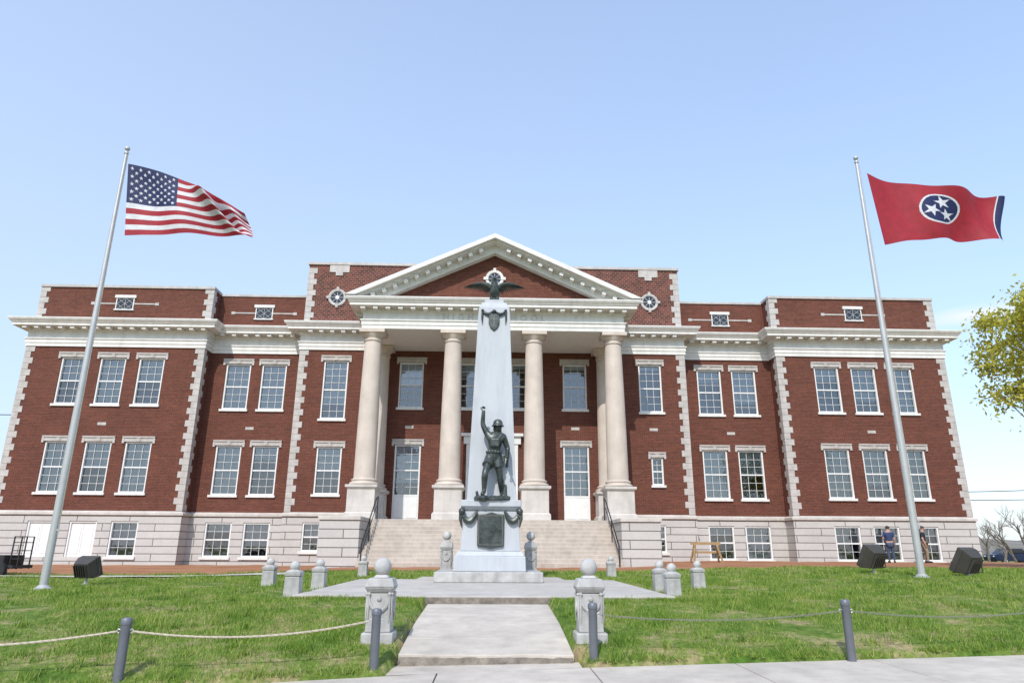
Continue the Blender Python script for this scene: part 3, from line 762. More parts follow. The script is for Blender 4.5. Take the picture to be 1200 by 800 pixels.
# portico podium, steps, cheek walls
mb = MB(); mb.box(-6.95, 6.95, 31.6, 35.98, -0.5, 1.95); P(mb, 'podium', RUST)
n = 12; y0 = 28.6; run = (31.59-y0)/n
mb = MB()
prof = [(y0, -.3)]
for i in range(n): prof += [(y0+run*i, 1.94*(i+1)/n), (y0+run*(i+1), 1.94*(i+1)/n)]
prof.append((31.59, -.3)); q = len(prof)
vs = [(-5.36, a, c) for a, c in prof]+[(5.36, a, c) for a, c in prof]
mb.add(vs, [(i, (i+1) % q, (i+1) % q+q, i+q) for i in range(q)]+[tuple(range(q-1, -1, -1)), tuple(range(q, 2*q))])
P(mb, 'steps', STEPST, bevel=0.015)
for s in (-1, 1):
    mb = MB(); mb.box(s*5.37, s*7.0, 29.0, 31.59, -0.5, 1.80); P(mb, 'cheek_wall', RUST)
    mb = MB(); mb.box(s*5.33, s*7.06, 28.94, 31.585, 1.801, 1.96); P(mb, 'cheek_cap', STONE, bevel=0.02)
    mb = MB()
    mb.tube([(s*5.15, 28.5, 0.05), (s*5.15, 28.5, 0.85), (s*5.15, 28.7, 0.98), (s*5.15, 31.5, 2.85), (s*5.15, 31.9, 2.95), (s*5.15, 31.9, 1.95)], 0.028, 8)
    mb.tube([(s*5.15, 30.1, 1.0), (s*5.15, 30.1, 1.9)], 0.022, 8)
    mb.tube([(s*5.15, 28.55, 0.5), (s*5.15, 31.6, 2.5)], 0.018, 8)
    P(mb, 'handrail', BLACK, smooth=True)

def pedestal(mb, x, y, hw, hd, z0, z1):
    mb.box(x-hw-.08, x+hw+.08, y-hd-.08, y+hd+.08, z0, z0+.26); mb.frus(x, y, z0+.26, z0+.34, hw+.07, hd+.07, hw, hd)
    mb.box(x-hw, x+hw, y-hd, y+hd, z0+.34, z1-.2); mb.frus(x, y, z1-.2, z1-.12, hw, hd, hw+.08, hd+.08); mb.box(x-hw-.1, x+hw+.1, y-hd-.1, y+hd+.1, z1-.12, z1)
def column(x, y, r0, r1):
    mb = MB(); z0, z1 = 3.48, 10.98
    prof = []
    zb, zt_ = z0+0.32, z1-0.55
    for i in range(15):
        t = i/14; prof.append((r0+(r1-r0)*(t**1.6), zb+(zt_-zb)*t))
    mb.lathe(prof, x, y, 0, 32)
    c = P(mb, 'column', COLSTONE, smooth=True)
    mb = MB(); mb.lathe([(r0+.12,.0),(r0+.17,.03),(r0+.18,.08),(r0+.15,.13),(r0+.08,.15),(r0+.07,.2),(r0+.1,.22),(r0+.1,.27),(r0+.04,.3),(r0+.005,.325)], x, y, z0+0.0, 32)
    P(mb, 'column_base', COLSTONE, smooth=True, parent=c)
    mb = MB(); mb.lathe([(r1,-.56),(r1+.05,-.54),(r1+.05,-.5),(r1,-.48),(r1+.01,-.36),(r1+.05,-.35),(r1+.06,-.31),(r1+.17,-.2),(r1+.18,-.17)], x, y, z1, 32)
    mb.box(x-r1-.2, x+r1+.2, y-r1-.2, y+r1+.2, z1-.17, z1-.002)
    P(mb, 'capital', COLSTONE, smooth=True, parent=c)
    mb = MB(); pedestal(mb, x, y, r0+.13, r0+.13, 1.95, 3.479); P(mb, 'pedestal', STONE, parent=c, bevel=0.012)
for x in (-5.95, -2.0, 2.0, 5.95): column(x, 32.55, 0.5, 0.41)
for x in (-5.9, 5.9): column(x, 35.35, 0.42, 0.36)
for x in (-20.4, -13.1, -4.4, 4.4, 8.6, 13.1, 20.4):
    Yp = 37 if abs(x) == 13.1 else 36
    mb = MB(); mb.box(x-0.22, x+0.22, Yp-.02, Yp+.02, 6.75, 6.9); P(mb, 'wall_vent', QUOIN)

# ------------------------------------------------------------------ monument
mon = thing('war_monument', 'tall pale marble obelisk monument with bronze plaque at the end of the path', 'monument', (0, 15.8, 0.06))
G = 0.061
mb = MB(); mb.box(-1.17, 1.09, 14.85, 17.0, G, 0.27); P(mb, 'foundation_slab', MARBLE_W, bevel=0.02, parent=mon)
mb = MB(); mb.frus(-.02, 15.9, 0.272, 0.58, 0.765, 0.83, 0.755, 0.82); mb.frus(-.02, 15.9, 0.581, 0.68, 0.735, 0.80, 0.68, 0.73); P(mb, 'lower_plinth', MARBLE, bevel=0.015, parent=mon)
mb = MB(); mb.frus(-.01, 15.9, 0.681, 1.52, 0.64, 0.70, 0.59, 0.66); mb.frus(-.01, 15.9, 1.521, 1.60, 0.60, 0.68, 0.65, 0.75); mb.box(-.66, .64, 15.14, 16.66, 1.601, 1.74)
P(mb, 'pedestal', MARBLE, bevel=0.012, parent=mon)
mb = MB(); mb.frus(0.0, 16.05, 1.741, 6.35, 0.55, 0.50, 0.375, 0.36); mb.frus(0, 16.05, 6.351, 6.5, 0.355, 0.345, 0.30, 0.29); mb.box(-.24, .24, 15.82, 16.28, 6.501, 6.6)
P(mb, 'obelisk_shaft', MARBLE, bevel=0.012, parent=mon)
mb = MB()
pl = [(-.285, .78), (-.12, .755), (0, .73), (.12, .755), (.285, .78), (.285, 1.44), (.12, 1.455), (0, 1.49), (-.12, 1.455), (-.285, 1.44)]
mb.ext([(x-.01, z) for x, z in pl], 15.14, 15.30)
plaque = P(mb, 'plaque', BRONZE, bevel=0.015, parent=mon)
mb = MB()
for a in ((-.265, .265, 1.40, 1.42), (-.265, .265, .80, .82), (-.265, -.245, .82, 1.40), (.245, .265, .82, 1.40)): mb.box(a[0]-.01, a[1]-.01, 15.132, 15.142, a[2], a[3])
P(mb, 'raised_border', BRONZE_PALE, parent=plaque)
for i in range(9):
    z = 1.34-i*0.058; hw = 0.21 if i % 3 else 0.15
    mb = MB(); mb.box(-hw-.01, hw-.01, 15.134, 15.142, z-.009, z+.009); P(mb, 'raised_band', BRONZE, parent=plaque)
for s in (-1, 1):
    mb = MB()
    pts = []
    for i in range(11):
        t = i/10; pts.append((s*(0.30+0.33*t)-.01, 15.20-.03, 1.50-0.24*math.sin(PI*t)*0.8 - 0.02*t))
    mb.tube(pts, [0.028+0.042*math.sin(PI*i/10) for i in range(11)], 8)
    for i in range(11):
        p = pts[i]; r = 0.028+0.038*math.sin(PI*i/10)
        for k in range(3): mb.ball((p[0]+random.uniform(-.02, .02), p[1]-random.uniform(.0, .03), p[2]+random.uniform(-.03, .03)), r*0.6, 8)
    mb.tube([(s*.64-.01, 15.18, 1.52), (s*.65-.01, 15.17, 1.34), (s*.62-.01, 15.18, 1.16)], [0.044, 0.04, 0.01], 8)
    mb.ball((s*.62-.01, 15.15, 1.50), 0.075, 12)
    P(mb, 'garland', BRONZE, smooth=True, parent=mon)
def shaft_y(z): return 16.05 - (0.50 + (0.36-0.50)*(z-1.741)/(6.35-1.741))
yf = shaft_y(5.95)
mb = MB(); mb.ext([(x*.76, 5.97+(z-5.95)*.87) for x, z in [(-.17, 6.15), (-.17, 5.9), (-.12, 5.78), (0, 5.68), (.12, 5.78), (.17, 5.9), (.17, 6.15), (.08, 6.19), (0, 6.16), (-.08, 6.19)]], yf-.05, yf+.06)
emb = P(mb, 'emblem', BRONZE, bevel=0.015, parent=mon)
mb = MB(); mb.box(-.012, .012, yf-.062, yf-.049, 5.84, 6.1); mb.box(-.09, .09, yf-.061, yf-.0495, 6.02, 6.045); P(mb, 'shield_relief', BRONZE_PALE, parent=emb)
mb = MB()
for s in (-1, 1):
    pts = [(s*(.03+.25*t), yf-.03-.01*math.sin(PI*t), 6.23-.08*math.sin(PI*t)+.02*t) for t in [i/8 for i in range(9)]]
    mb.tube(pts, [.018+.018*math.sin(PI*i/8) for i in range(9)], 7)
    for p in pts: mb.ball((p[0], p[1]-.012, p[2]+random.uniform(-.01, .01)), .022, 7)
    mb.tube([(s*.28, yf-.03, 6.24), (s*.29, yf-.03, 6.06), (s*.28, yf-.03, 5.90)], [.028, .024, .006], 7)
    mb.ball((s*.28, yf-.04, 6.25), .036, 8)
mb.ball((0, yf-.05, 6.23), 0.048, 10)
P(mb, 'wreath', BRONZE, smooth=True, parent=emb)

# ------------------------------------------------------------------ figures
EDG = [('pelvis','waist'),('waist','chest'),('chest','uchest'),('uchest','neck'),('neck','head'),('head','crown')]
for q in 'RL': EDG += [('uchest','sh'+q),('sh'+q,'el'+q),('el'+q,'wr'+q),('wr'+q,'ha'+q),('pelvis','hip'+q),('hip'+q,'kn'+q),('kn'+q,'ca'+q),('ca'+q,'an'+q),('an'+q,'to'+q)]
RAD = dict(pelvis=(.15,.125), waist=(.135,.105), chest=(.165,.12), uchest=(.15,.11), neck=.055, head=(.078,.09), crown=(.075,.085))
for q in 'RL':
    RAD.update({'sh'+q: .07, 'el'+q: .048, 'wr'+q: .033, 'ha'+q: .04, 'hip'+q: .095, 'kn'+q: .063, 'ca'+q: .062, 'an'+q: .042, 'to'+q: .038})
def skel(J, names=None, f=1.0, sub=2, root='pelvis', over=None):
    J = dict(J); Rd = dict(RAD)
    if over: Rd.update(over)
    for q in 'RL':
        if 'kn'+q in J and 'ca'+q not in J: J['ca'+q] = tuple(J['kn'+q][i]*.7+J['an'+q][i]*.3+(0.015 if i == 1 else 0) for i in range(3))
    names = [n_ for n_ in J if (names is None or n_ in names)]
    idx = {n_: i for i, n_ in enumerate(names)}
    ed = [(idx[a], idx[b_]) for a, b_ in EDG if a in idx and b_ in idx]
    rr = [tuple(x*f for x in Rd[n_]) if isinstance(Rd[n_], tuple) else Rd[n_]*f for n_ in names]
    return skin([J[n_] for n_ in names], ed, rr, sub, idx[root])
def face(mb, c, s=1.0):
    x, y, z = c
    mb.tube([(x, y-.08*s, z+.03*s), (x, y-.112*s, z-.005*s), (x, y-.085*s, z-.015*s)], [.008*s, .016*s, .012*s], 8)
    for k in (-1, 1):
        mb.ball((x+k*.033*s, y-.082*s, z+.03*s), .013*s, 8); mb.ball((x+k*.085*s, y, z+.01*s), .026*s, 8, (.5, .8, 1.3))
    mb.tube([(x-.028*s, y-.084*s, z-.045*s), (x, y-.093*s, z-.045*s), (x+.028*s, y-.084*s, z-.045*s)], .007*s, 6)
def fingers(mb, h, down, thumb, s=1.0, curl=0.6, across=Vector((0, 1, 0))):
    h = Vector(h); down = Vector(down).normalized(); across = Vector(across).normalized(); pal = Vector(thumb).normalized()
    for k, ln in enumerate((.075, .085, .08, .06)):
        b0 = h + across*(k-1.5)*.02*s + down*.03*s
        p1 = b0 + down*ln*.5*s; p2 = p1 + (down*(1-curl)+pal*curl).normalized()*ln*.35*s; p3 = p2 + (down*(1-2*curl)+pal*curl*1.4).normalized()*ln*.3*s
        mb.tube([b0, p1, p2, p3], [.011*s, .010*s, .009*s, .007*s], 7)
    t0 = h + across*-.035*s; mb.tube([t0, t0+(down*.5-across*.6+pal*.4)*.04*s, t0+(down*.9-across*.4+pal*.7)*.065*s], [.012*s, .011*s, .008*s], 7)

SB = (0.0, 15.36, 1.742)
sol = thing('soldier_statue', 'dark bronze statue of a striding helmeted soldier raising one fist before the obelisk', 'statue', SB)
JS = dict(pelvis=(.03,-.0,.94), waist=(.045,-.03,1.08), chest=(.06,-.05,1.26), uchest=(.075,-.05,1.39), neck=(.10,-.08,1.49), head=(.115,-.10,1.58), crown=(.12,-.105,1.655),
          shR=(-.11,-.06,1.43), elR=(-.225,-.08,1.665), wrR=(-.21,-.13,1.91), haR=(-.205,-.14,1.99), shL=(.255,-.02,1.39), elL=(.35,.05,1.14), wrL=(.34,-.11,.95), haL=(.345,-.16,.90),
          hipR=(-.06,-.03,.87), knR=(-.155,-.26,.55), anR=(-.165,-.20,.17), toR=(-.21,-.37,.10), hipL=(.12,.01,.87), knL=(.185,.02,.50), anL=(.225,.19,.17), toL=(.29,.04,.09))
OV = {'pelvis': (.138, .118), 'waist': (.128, .105), 'elR': .06, 'elL': .06, 'wrR': .045, 'wrL': .045, 'haR': .05, 'haL': .048, 'hipR': .108, 'hipL': .108, 'knR': .073, 'knL': .073, 'caR': .07, 'caL': .07, 'anR': .053, 'anL': .053, 'toR': .048, 'toL': .048, 'shR': .084, 'shL': .084, 'chest': (.172, .135), 'uchest': (.155, .12)}
mb = MB(); mb.add(*skel(JS, over=OV)); face(mb, (.115, -.105, 1.59), 1.0)
fingers(mb, (-.205, -.14, 1.98), (0, -.2, 1), (0, -1, 0), 1.0, .9, (1, 0, 0)); fingers(mb, (.345, -.16, .90), (.1, -.8, -.6), (-1, 0, -.3), 1.0, .8, (0, -.5, .6))
for kq, aq in (('knR', 'anR'), ('knL', 'anL')):
    k0, a0 = Vector(JS[kq]), Vector(JS[aq])
    for i in range(6):
        c = k0.lerp(a0, .18+.13*i); d_ = (a0-k0).normalized()*.012
        mb.tube([c-d_, c+d_], .079-.005*i, 10)
mb.build('body', BRONZE, sol, local=True, smooth=True)
mb = MB(); mb.lathe([(.143,-.035),(.138,-.02),(.112,.005),(.107,.045),(.09,.09),(.05,.118),(.004,.126)], .12, -.105, 1.655, 24)
mb.build('helmet', BRONZE, sol, local=True, smooth=True)
mb = MB()
for s, hj, kj in ((-1, JS['hipR'], JS['knR']), (1, JS['hipL'], JS['knL'])):
    h0, k0 = Vector(hj), Vector(kj); e = h0.lerp(k0, .38)
    t0 = Vector((.04+s*.07, -.01, 1.05))
    mb.tube([t0, h0.lerp(t0, .3), h0.lerp(k0, .2), e, e+(k0-h0)*.03], [.08, .11, .12, .128, .10], 14)
mb.build('tunic_tail', BRONZE, sol, local=True, smooth=True)
mb = MB(); mb.lathe([(.143,1.02),(.16,1.025),(.16,1.08),(.143,1.085)], .04, -.02, 0, 24, 'z', 1, .84)
for k in range(8):
    a = -PI*0.95+PI*0.9*k/7; mb.ball((.04+.155*math.cos(a), -.02+.135*math.sin(a), 1.05), .035, 8, (1, .7, 1.2))
mb.build('belt', BRONZE, sol, local=True, smooth=True)
mb = MB(); mb.box(-.04, .15, -.235, -.13, 1.15, 1.33); mb.build('satchel', BRONZE, sol, local=True, bevel=0.02)
for q in ([(.02, -.18, 1.32), (-.02, -.16, 1.43), (.0, .02, 1.51)], [(.12, -.18, 1.32), (.2, -.14, 1.43), (.18, .02, 1.5)]):
    mb = MB(); mb.tube(q, .016, 6); mb.build('strap', BRONZE, sol, local=True, smooth=True)
mb = MB(); mb.frus(.24, .02, .82, 1.0, .05, .045, .055, .05); mb.build('canteen', BRONZE, sol, local=True, bevel=.02)
mb = MB()
mb.tube([(.335, .40, .72), (.338, .28, .75), (.342, .06, .82), (.348, -.16, .89), (.355, -.38, .96), (.36, -.56, 1.02), (.365, -.72, 1.07)], [.036, .034, .022, .022, .016, .010, .004], 8, 1.0)
mb.build('rifle', BRONZE, sol, local=True, smooth=True)
mb = MB()
bz = [(-.40,-.34),(-.1,-.38),(.2,-.36),(.42,-.25),(.44,.1),(.34,.3),(-.2,.3),(-.40,.1)]
mb.extz([(x*.95, y*.75) for x, y in bz], 0.0, 0.05)
rn_ = random.Random(9)
for k in range(34): mb.ball((rn_.uniform(-.34, .36), rn_.uniform(-.24, .2), .045), rn_.uniform(.04, .095), 7, (1.3, 1, .75))
mb.ball((-.18, -.26, .03), .11, 8, (1.2, 1.2, .7)); mb.ball((.26, .12, .03), .11, 8, (1.2, 1.2, .7))
mb.tube([(.28, .17, .03), (.29, .18, .36)], [.07, .045], 7); mb.tube([(-.30, .05, .03), (-.33, .05, .2)], [.05, .03], 6)
mb.build('rocky_base', BRONZE, sol, local=True, smooth=True)

EB = (0.0, 16.05, 6.601)
eag = thing('eagle_statue', 'dark bronze eagle with spread wings perched on top of the obelisk', 'statue', EB)
mb = MB()
mb.add(*skin([(0,0,.22),(0,-.06,.36),(0,-.10,.49),(0,-.15,.59),(0,-.20,.60),(0,-.255,.55),(0,.09,.16),(0,.22,.06),(-.07,-.02,.12),(-.075,-.06,.02),(.07,-.02,.12),(.075,-.06,.02)],
             [(0,1),(1,2),(2,3),(3,4),(4,5),(0,6),(6,7),(0,8),(8,9),(0,10),(10,11)], [.12,.125,.08,.066,.04,.012,.09,.06,.06,.032,.06,.032]))
mb.build('body', BRONZE, eag, local=True, smooth=True)
for s in (-1, 1):
    mb = MB(); arm = [(s*.06,-.02,.38),(s*.17,-.03,.46),(s*.31,-.02,.50),(s*.45,.01,.50),(s*.57,.04,.48)]
    mb.tube(arm, [.075,.065,.052,.042,.024], 8)
    for row, (k0, ln, wdt) in enumerate(((16, .215, .030), (14, .13, .028), (12, .07, .024))):
        for k in range(k0):
            t = k/(k0-1)
            i = min(3, int(t*4)); fr_ = t*4-i; a0, a1 = Vector(arm[i]), Vector(arm[i+1]); p = a0.lerp(a1, fr_)
            ang = rad(-80+70*t**1.5); l = ln*(0.95+.1*t)
            dv = Vector((s*math.cos(ang), .22, math.sin(ang)))
            y_ = Vector((0, -.016*row, 0))
            mb.tube([p+y_, p+dv*l*.6+y_+Vector((0, .02, 0)), p+dv*l+Vector((0, .03, 0))], [wdt*.8, wdt, .008], 6, .35)
    mb.build('wing', BRONZE, eag, local=True, smooth=True)
mb = MB()
for k in range(7):
    a = rad(-30+10*k); mb.tube([(0,.16,.12),(math.sin(a)*.14,.26,.0),(math.sin(a)*.22,.3,-.04)], [.02,.03,.01], 6, .4)
mb.build('tail', BRONZE, eag, local=True, smooth=True)
mb = MB(); mb.lathe([(.16,0),(.17,.02),(.13,.05),(.12,.08),(.06,.1)], 0, 0, 0, 16); mb.build('perch', BRONZE, eag, local=True, smooth=True)

def person(label, px, Yd, shirt, trousers, turn, pose):
    X_ = at(px, 640, Yd).x; z_ = zt(X_, Yd)
    t = thing('person', label, 'person', (X_, Yd, z_)); t.rotation_euler.z = 0
    J = dict(pelvis=(0,0,.93), waist=(0,0,1.06), chest=(0,0,1.24), uchest=(0,0,1.37), neck=(0,-.01,1.47), head=(0,-.03,1.56), crown=(0,-.03,1.64),
             shR=(-.18,0,1.39), elR=(-.23,.03,1.12), wrR=(-.24,-.05,.90), haR=(-.24,-.07,.83), shL=(.18,0,1.39), elL=(.23,.03,1.12), wrL=(.24,-.05,.90), haL=(.24,-.07,.83),
             hipR=(-.09,0,.86), knR=(-.1,-.02,.49), anR=(-.11,.02,.09), toR=(-.13,-.13,.035), hipL=(.09,0,.86), knL=(.1,-.02,.49), anL=(.11,.02,.09), toL=(.13,-.13,.035))
    J.update(pose)
    Rm = Matrix.Rotation(turn, 4, 'Z')
    def fin(mb, name, m): mb.xf(Rm); mb.build(name, m, t, local=True, smooth=True)
    mb = MB(); mb.add(*skel(J)); face(mb, (J['head'][0], J['head'][1], J['head'][2]+.03))
    fingers(mb, J['haR'], (0, -.2, -1), (1, 0, 0), 1, .3); fingers(mb, J['haL'], (0, -.2, -1), (-1, 0, 0), 1, .3); fin(mb, 'body', SKINM)
    J2 = dict(J)
    for q in 'RL': J2['el'+q] = tuple(J['sh'+q][i]*.1+J['el'+q][i]*.9 for i in range(3))
    J2['pelvis'] = tuple(J['pelvis'][i]*.6+J['waist'][i]*.4 for i in range(3))
    mb = MB(); mb.add(*skel(J2, ['pelvis','waist','chest','uchest','shR','elR','shL','elL'], 1.16)); fin(mb, 'shirt', shirt)
    mb = MB(); mb.add(*skel(J, ['pelvis','hipR','knR','caR','anR','hipL','knL','caL','anL'], 1.2)); fin(mb, 'trousers', trousers)
    c = J['crown']; mb = MB(); mb.ball((c[0], c[1]+.015, c[2]+.015), .097, 14, (1, 1.1, .85)); fin(mb, 'hair', HAIR)
    for q in 'RL':
        mb = MB(); a, b_ = Vector(J['an'+q]), Vector(J['to'+q]); mb.tube([a+Vector((0,.05,-.055)), (a+b_)/2+Vector((0,0,-.01)), b_+Vector((0,-.06,0.0))], [.045,.05,.035], 8)
        fin(mb, 'shoe', BLACKCL)
person('person in a dark blue shirt and dark trousers standing beside the dark floodlight', 1043, 34.4, BLUECL, JEANS, rad(160), dict(elL=(.27,.05,1.13), wrL=(.16,-.17,1.06), haL=(.10,-.22,1.08)))
person('person in a black shirt and khaki trousers standing right of the flagpole', 1083, 34.2, BLACKCL, KHAKI, rad(60), dict(toR=(-.12,-.2,.035), knR=(-.1,-.1,.49), anR=(-.1,-.08,.09)))

# ------------------------------------------------------------------ posts, ropes, chains
def ballpost(x, y, z, label, h=0.86, wd=0.15, br=.096):
    t = thing('stone_post', label, 'post', (x, y, z), 'ball-topped stone posts around the monument')
    k = h/0.88
    mb = MB(); mb.box(-wd-.02, wd+.02, -wd-.02, wd+.02, -.12, .09); mb.build('plinth', MARBLE_W, t, local=True, bevel=0.015)
    mb = MB(); mb.frus(0, 0, .091, .50*k, wd-.015, wd-.015, wd-.03, wd-.03); mb.frus(0, 0, .501*k, .56*k, wd-.025, wd-.025, wd+.012, wd+.012); mb.frus(0, 0, .561*k, .655*k, wd+.012, wd+.012, wd-.02, wd-.02); mb.frus(0, 0, .656*k, .69*k, wd-.06, wd-.06, .06, .06)
    mb.build('shaft', MARBLE_W, t, local=True, bevel=0.012)
    mb = MB(); mb.ball((0, 0, .775*k), br, 24); mb.build('ball_finial', MARBLE_W, t, local=True, smooth=True)
    for rz in range(4):
        mb = MB()
        pts = [(wd*.74*math.cos(PI+PI*i/8), -wd+.018, .47*k-.16*k*math.sin(PI*i/8)) for i in range(9)]
        mb.tube(pts, [.010+.014*math.sin(PI*i/8) for i in range(9)], 7)
        for s in (-1, 1):
            mb.tube([(s*wd*.74, -wd+.018, .48*k), (s*wd*.76, -wd+.014, .3*k), (s*wd*.74, -wd+.012, .2*k)], [.015, .011, .005], 6); mb.ball((s*wd*.74, -wd+.016, .49*k), .022, 8)
        mb.ball((0, -wd+.02, .44*k), .028, 10, (1, .5, 1))
        mb.xf(Matrix.Rotation(rz*PI/2, 4, 'Z'))
        mb.build('carved_garland', MARBLE_W, t, local=True, smooth=True)
ballpost(-1.20, 8.05, zt(-1.20, 8.05), 'carved stone post with ball top at the front left side of the path')
ballpost(1.10, 8.05, zt(1.10, 8.05), 'carved stone post with ball top at the front right side of the path')
ballpost(-1.08, 17.5, .059, 'pale carved stone post with ball top behind the monument on its left', 1.10, .15, .108)
ballpost(.98, 17.5, .059, 'pale carved stone post with ball top behind the monument on its right', 1.10, .15, .108)

SP = [(-3.10, 11.5, 'short ball-topped stone stub at the left front corner of the plaza'), (-4.4, 14.5, 'short ball-topped stone stub standing alone in the grass farthest left of the plaza'),
      (-3.15, 13.4, 'short ball-topped stone stub just behind the left front plaza stub'), (-3.45, 19.6, 'short ball-topped stone stub in the grass behind the plaza on its left'),
      (3.3, 19.6, 'short ball-topped stone stub in the grass behind the plaza on its right'), (2.96, 11.7, 'short ball-topped stone stub at the right front corner of the plaza'),
      (3.12, 13.2, 'short ball-topped stone stub just behind the right front plaza stub'), (4.2, 14.5, 'short ball-topped stone stub standing alone in the grass farthest right of the plaza')]
st0 = thing('stone_stub', SP[0][2], 'post', (0, 0, 0), 'short stone stubs around the plaza')
mb = MB(); mb.frus(0, 0, -.1, .30, .125, .125, .115, .115); mb.build('shaft', MARBLE_W, st0, local=True, bevel=.02)
mb = MB(); mb.frus(0, 0, .301, .36, .118, .118, .128, .128); mb.frus(0, 0, .361, .40, .125, .125, .06, .06); mb.build('moulded_cap', MARBLE_W, st0, local=True, bevel=.01)
mb = MB(); mb.ball((0, 0, .45), .08, 18); mb.build('ball_finial', MARBLE_W, st0, local=True, smooth=True)
for i, (x, y, lb) in enumerate(SP):
    o = st0 if i == 0 else copy_tree(st0)
    o.location = (x, y, zt(x, y)); o['label'] = lb

BP = [(-6.2, 6.5), (-3.30, 6.78), (-1.10, 7.16), (1.05, 7.45), (3.74, 7.58), (6.5, 7.9)]
BL = ['grey metal bollard beyond the left end of the rope fence', 'leftmost grey metal bollard in front of the left lawn', 'grey metal bollard in front of the left ball-topped stone post', 'grey metal bollard in front of the right ball-topped stone post', 'rightmost grey metal bollard at the edge of the right lawn', 'grey metal bollard beyond the right end of the chain fence']
BH = 0.60
b0 = thing('bollard', BL[0], 'bollard', (0, 0, 0), 'grey metal bollards along the sidewalk')
mb = MB(); mb.lathe([(.044,-.25),(.044,BH-.065),(.046,BH-.06)], 0, 0, 0, 20); mb.build('post', POSTM, b0, local=True, smooth=True)
mb = MB(); mb.lathe([(.048,BH-.065),(.05,BH-.06),(.05,BH-.025),(.04,BH-.008),(.003,BH)], 0, 0, 0, 20); mb.build('cap', POSTM, b0, local=True, smooth=True)
for s in (-1, 1):
    mb = MB(); mb.tube([(s*.04, 0, BH-.11), (s*.065, 0, BH-.10), (s*.075, 0, BH-.12), (s*.055, 0, BH-.135)], .006, 6); mb.build('eye_hook', GALV, b0, local=True, smooth=True)
BZ = []
for i, (x, y) in enumerate(BP):
    o = b0 if i == 0 else copy_tree(b0)
    z = float(zS(x)); BZ.append(z); o.location = (x, y, z); o['label'] = BL[i]
def ends(i, j): return Vector((BP[i][0]+.065, BP[i][1], BZ[i]+BH-.12)), Vector((BP[j][0]-.065, BP[j][1], BZ[j]+BH-.12))
def chain(i, j, sag, label):
    a, c = ends(i, j)
    mb = MB(); n_ = int((c-a).length*1.03/.034)
    def pp(t): return a.lerp(c, t) + Vector((0, 0, -sag*4*t*(1-t)))
    for k in range(n_):
        p, q = pp(k/n_), pp((k+1)/n_); d = (q-p); l = d.length; d.normalize()
        sd = d.cross(Vector((0, 0, 1))).normalized(); up = sd.cross(d)
        if k % 2: sd, up = up, sd
        pc = (p+q)/2
        ring = [pc + d*math.cos(2*PI*e/8)*l*.75 + sd*math.sin(2*PI*e/8)*.008 for e in range(8)]
        mb.tube(ring+[ring[0]], .003, 5)
    tag(mb.build('chain', CHAINM, smooth=True, loc=a), label, 'chain', 'chains between the right bollards')
def rope(i, j, sag, label):
    a, c = ends(i, j); mb = MB(); n_ = int((c-a).length/.012)
    for s_ in range(3):
        pts = []
        for k in range(n_+1):
            t = k/n_; p = a.lerp(c, t)+Vector((0, 0, -sag*4*t*(1-t))); an = k*.42+s_*2*PI/3
            pts.append(p+Vector((0, math.cos(an)*.005, math.sin(an)*.005)))
        mb.tube(pts, .0055, 5)
    tag(mb.build('rope', ROPEM, smooth=True, loc=a), label, 'rope', 'ropes between the left bollards')
rope(0, 1, .10, 'tan rope sagging from the leftmost bollard toward the left edge')
rope(1, 2, .09, 'tan rope sagging between two bollards in front of the left lawn')
chain(3, 4, .07, 'thin dull chain sagging between two bollards in front of the right lawn')
chain(4, 5, .08, 'thin dull chain sagging from the rightmost bollard toward the right edge')

# ------------------------------------------------------------------ flags
def flagpole(px, py, tx, ty, Yd, label):
    b_ = at(px, py, Yd); t_ = at(tx, ty, Yd); x = (b_.x+t_.x)/2; z0 = zt(x, Yd); h = t_.z - z0
    t = thing('flagpole', label, 'flagpole', (x, Yd, z0))
    mb = MB(); mb.lathe([(.082,-.1),(.08,h*.3),(.062,h*.6),(.04,h-.3),(.036,h-.12)], 0, 0, 0, 20); mb.build('pole', GALV, t, local=True, smooth=True)
    mb = MB(); mb.lathe([(.17,-.05),(.17,.02),(.13,.05),(.09,.09),(.085,.09)], 0, 0, 0, 20); mb.build('base_collar', GALV, t, local=True, smooth=True)
    mb = MB(); mb.lathe([(.045,h-.12),(.055,h-.11),(.055,h-.06),(.02,h-.05),(.02,h)], 0, 0, 0, 16); mb.ball((0, 0, h+.04), .065, 16); mb.build('finial', GALV, t, local=True, smooth=True)
    mb = MB(); mb.tube([(.09, -.02, 1.3), (.08, -.02, h*.5), (.06, -.02, h-.1)], .006, 5); mb.build('halyard', ROPEM, t, local=True)
    mb = MB(); mb.tube([(.07, -.03, 1.2), (.11, -.03, 1.2)], .012, 6); mb.tube([(.11, -.03, 1.1), (.11, -.03, 1.3)], .012, 6); mb.build('cleat', GALV, t, local=True)
flagpole(47, 697, 150.5, 176, 15.5, 'tall silver flagpole on the left lawn flying the striped flag')
flagpole(1074, 672, 1008, 187, 16.5, 'tall silver flagpole on the right lawn flying the red flag')

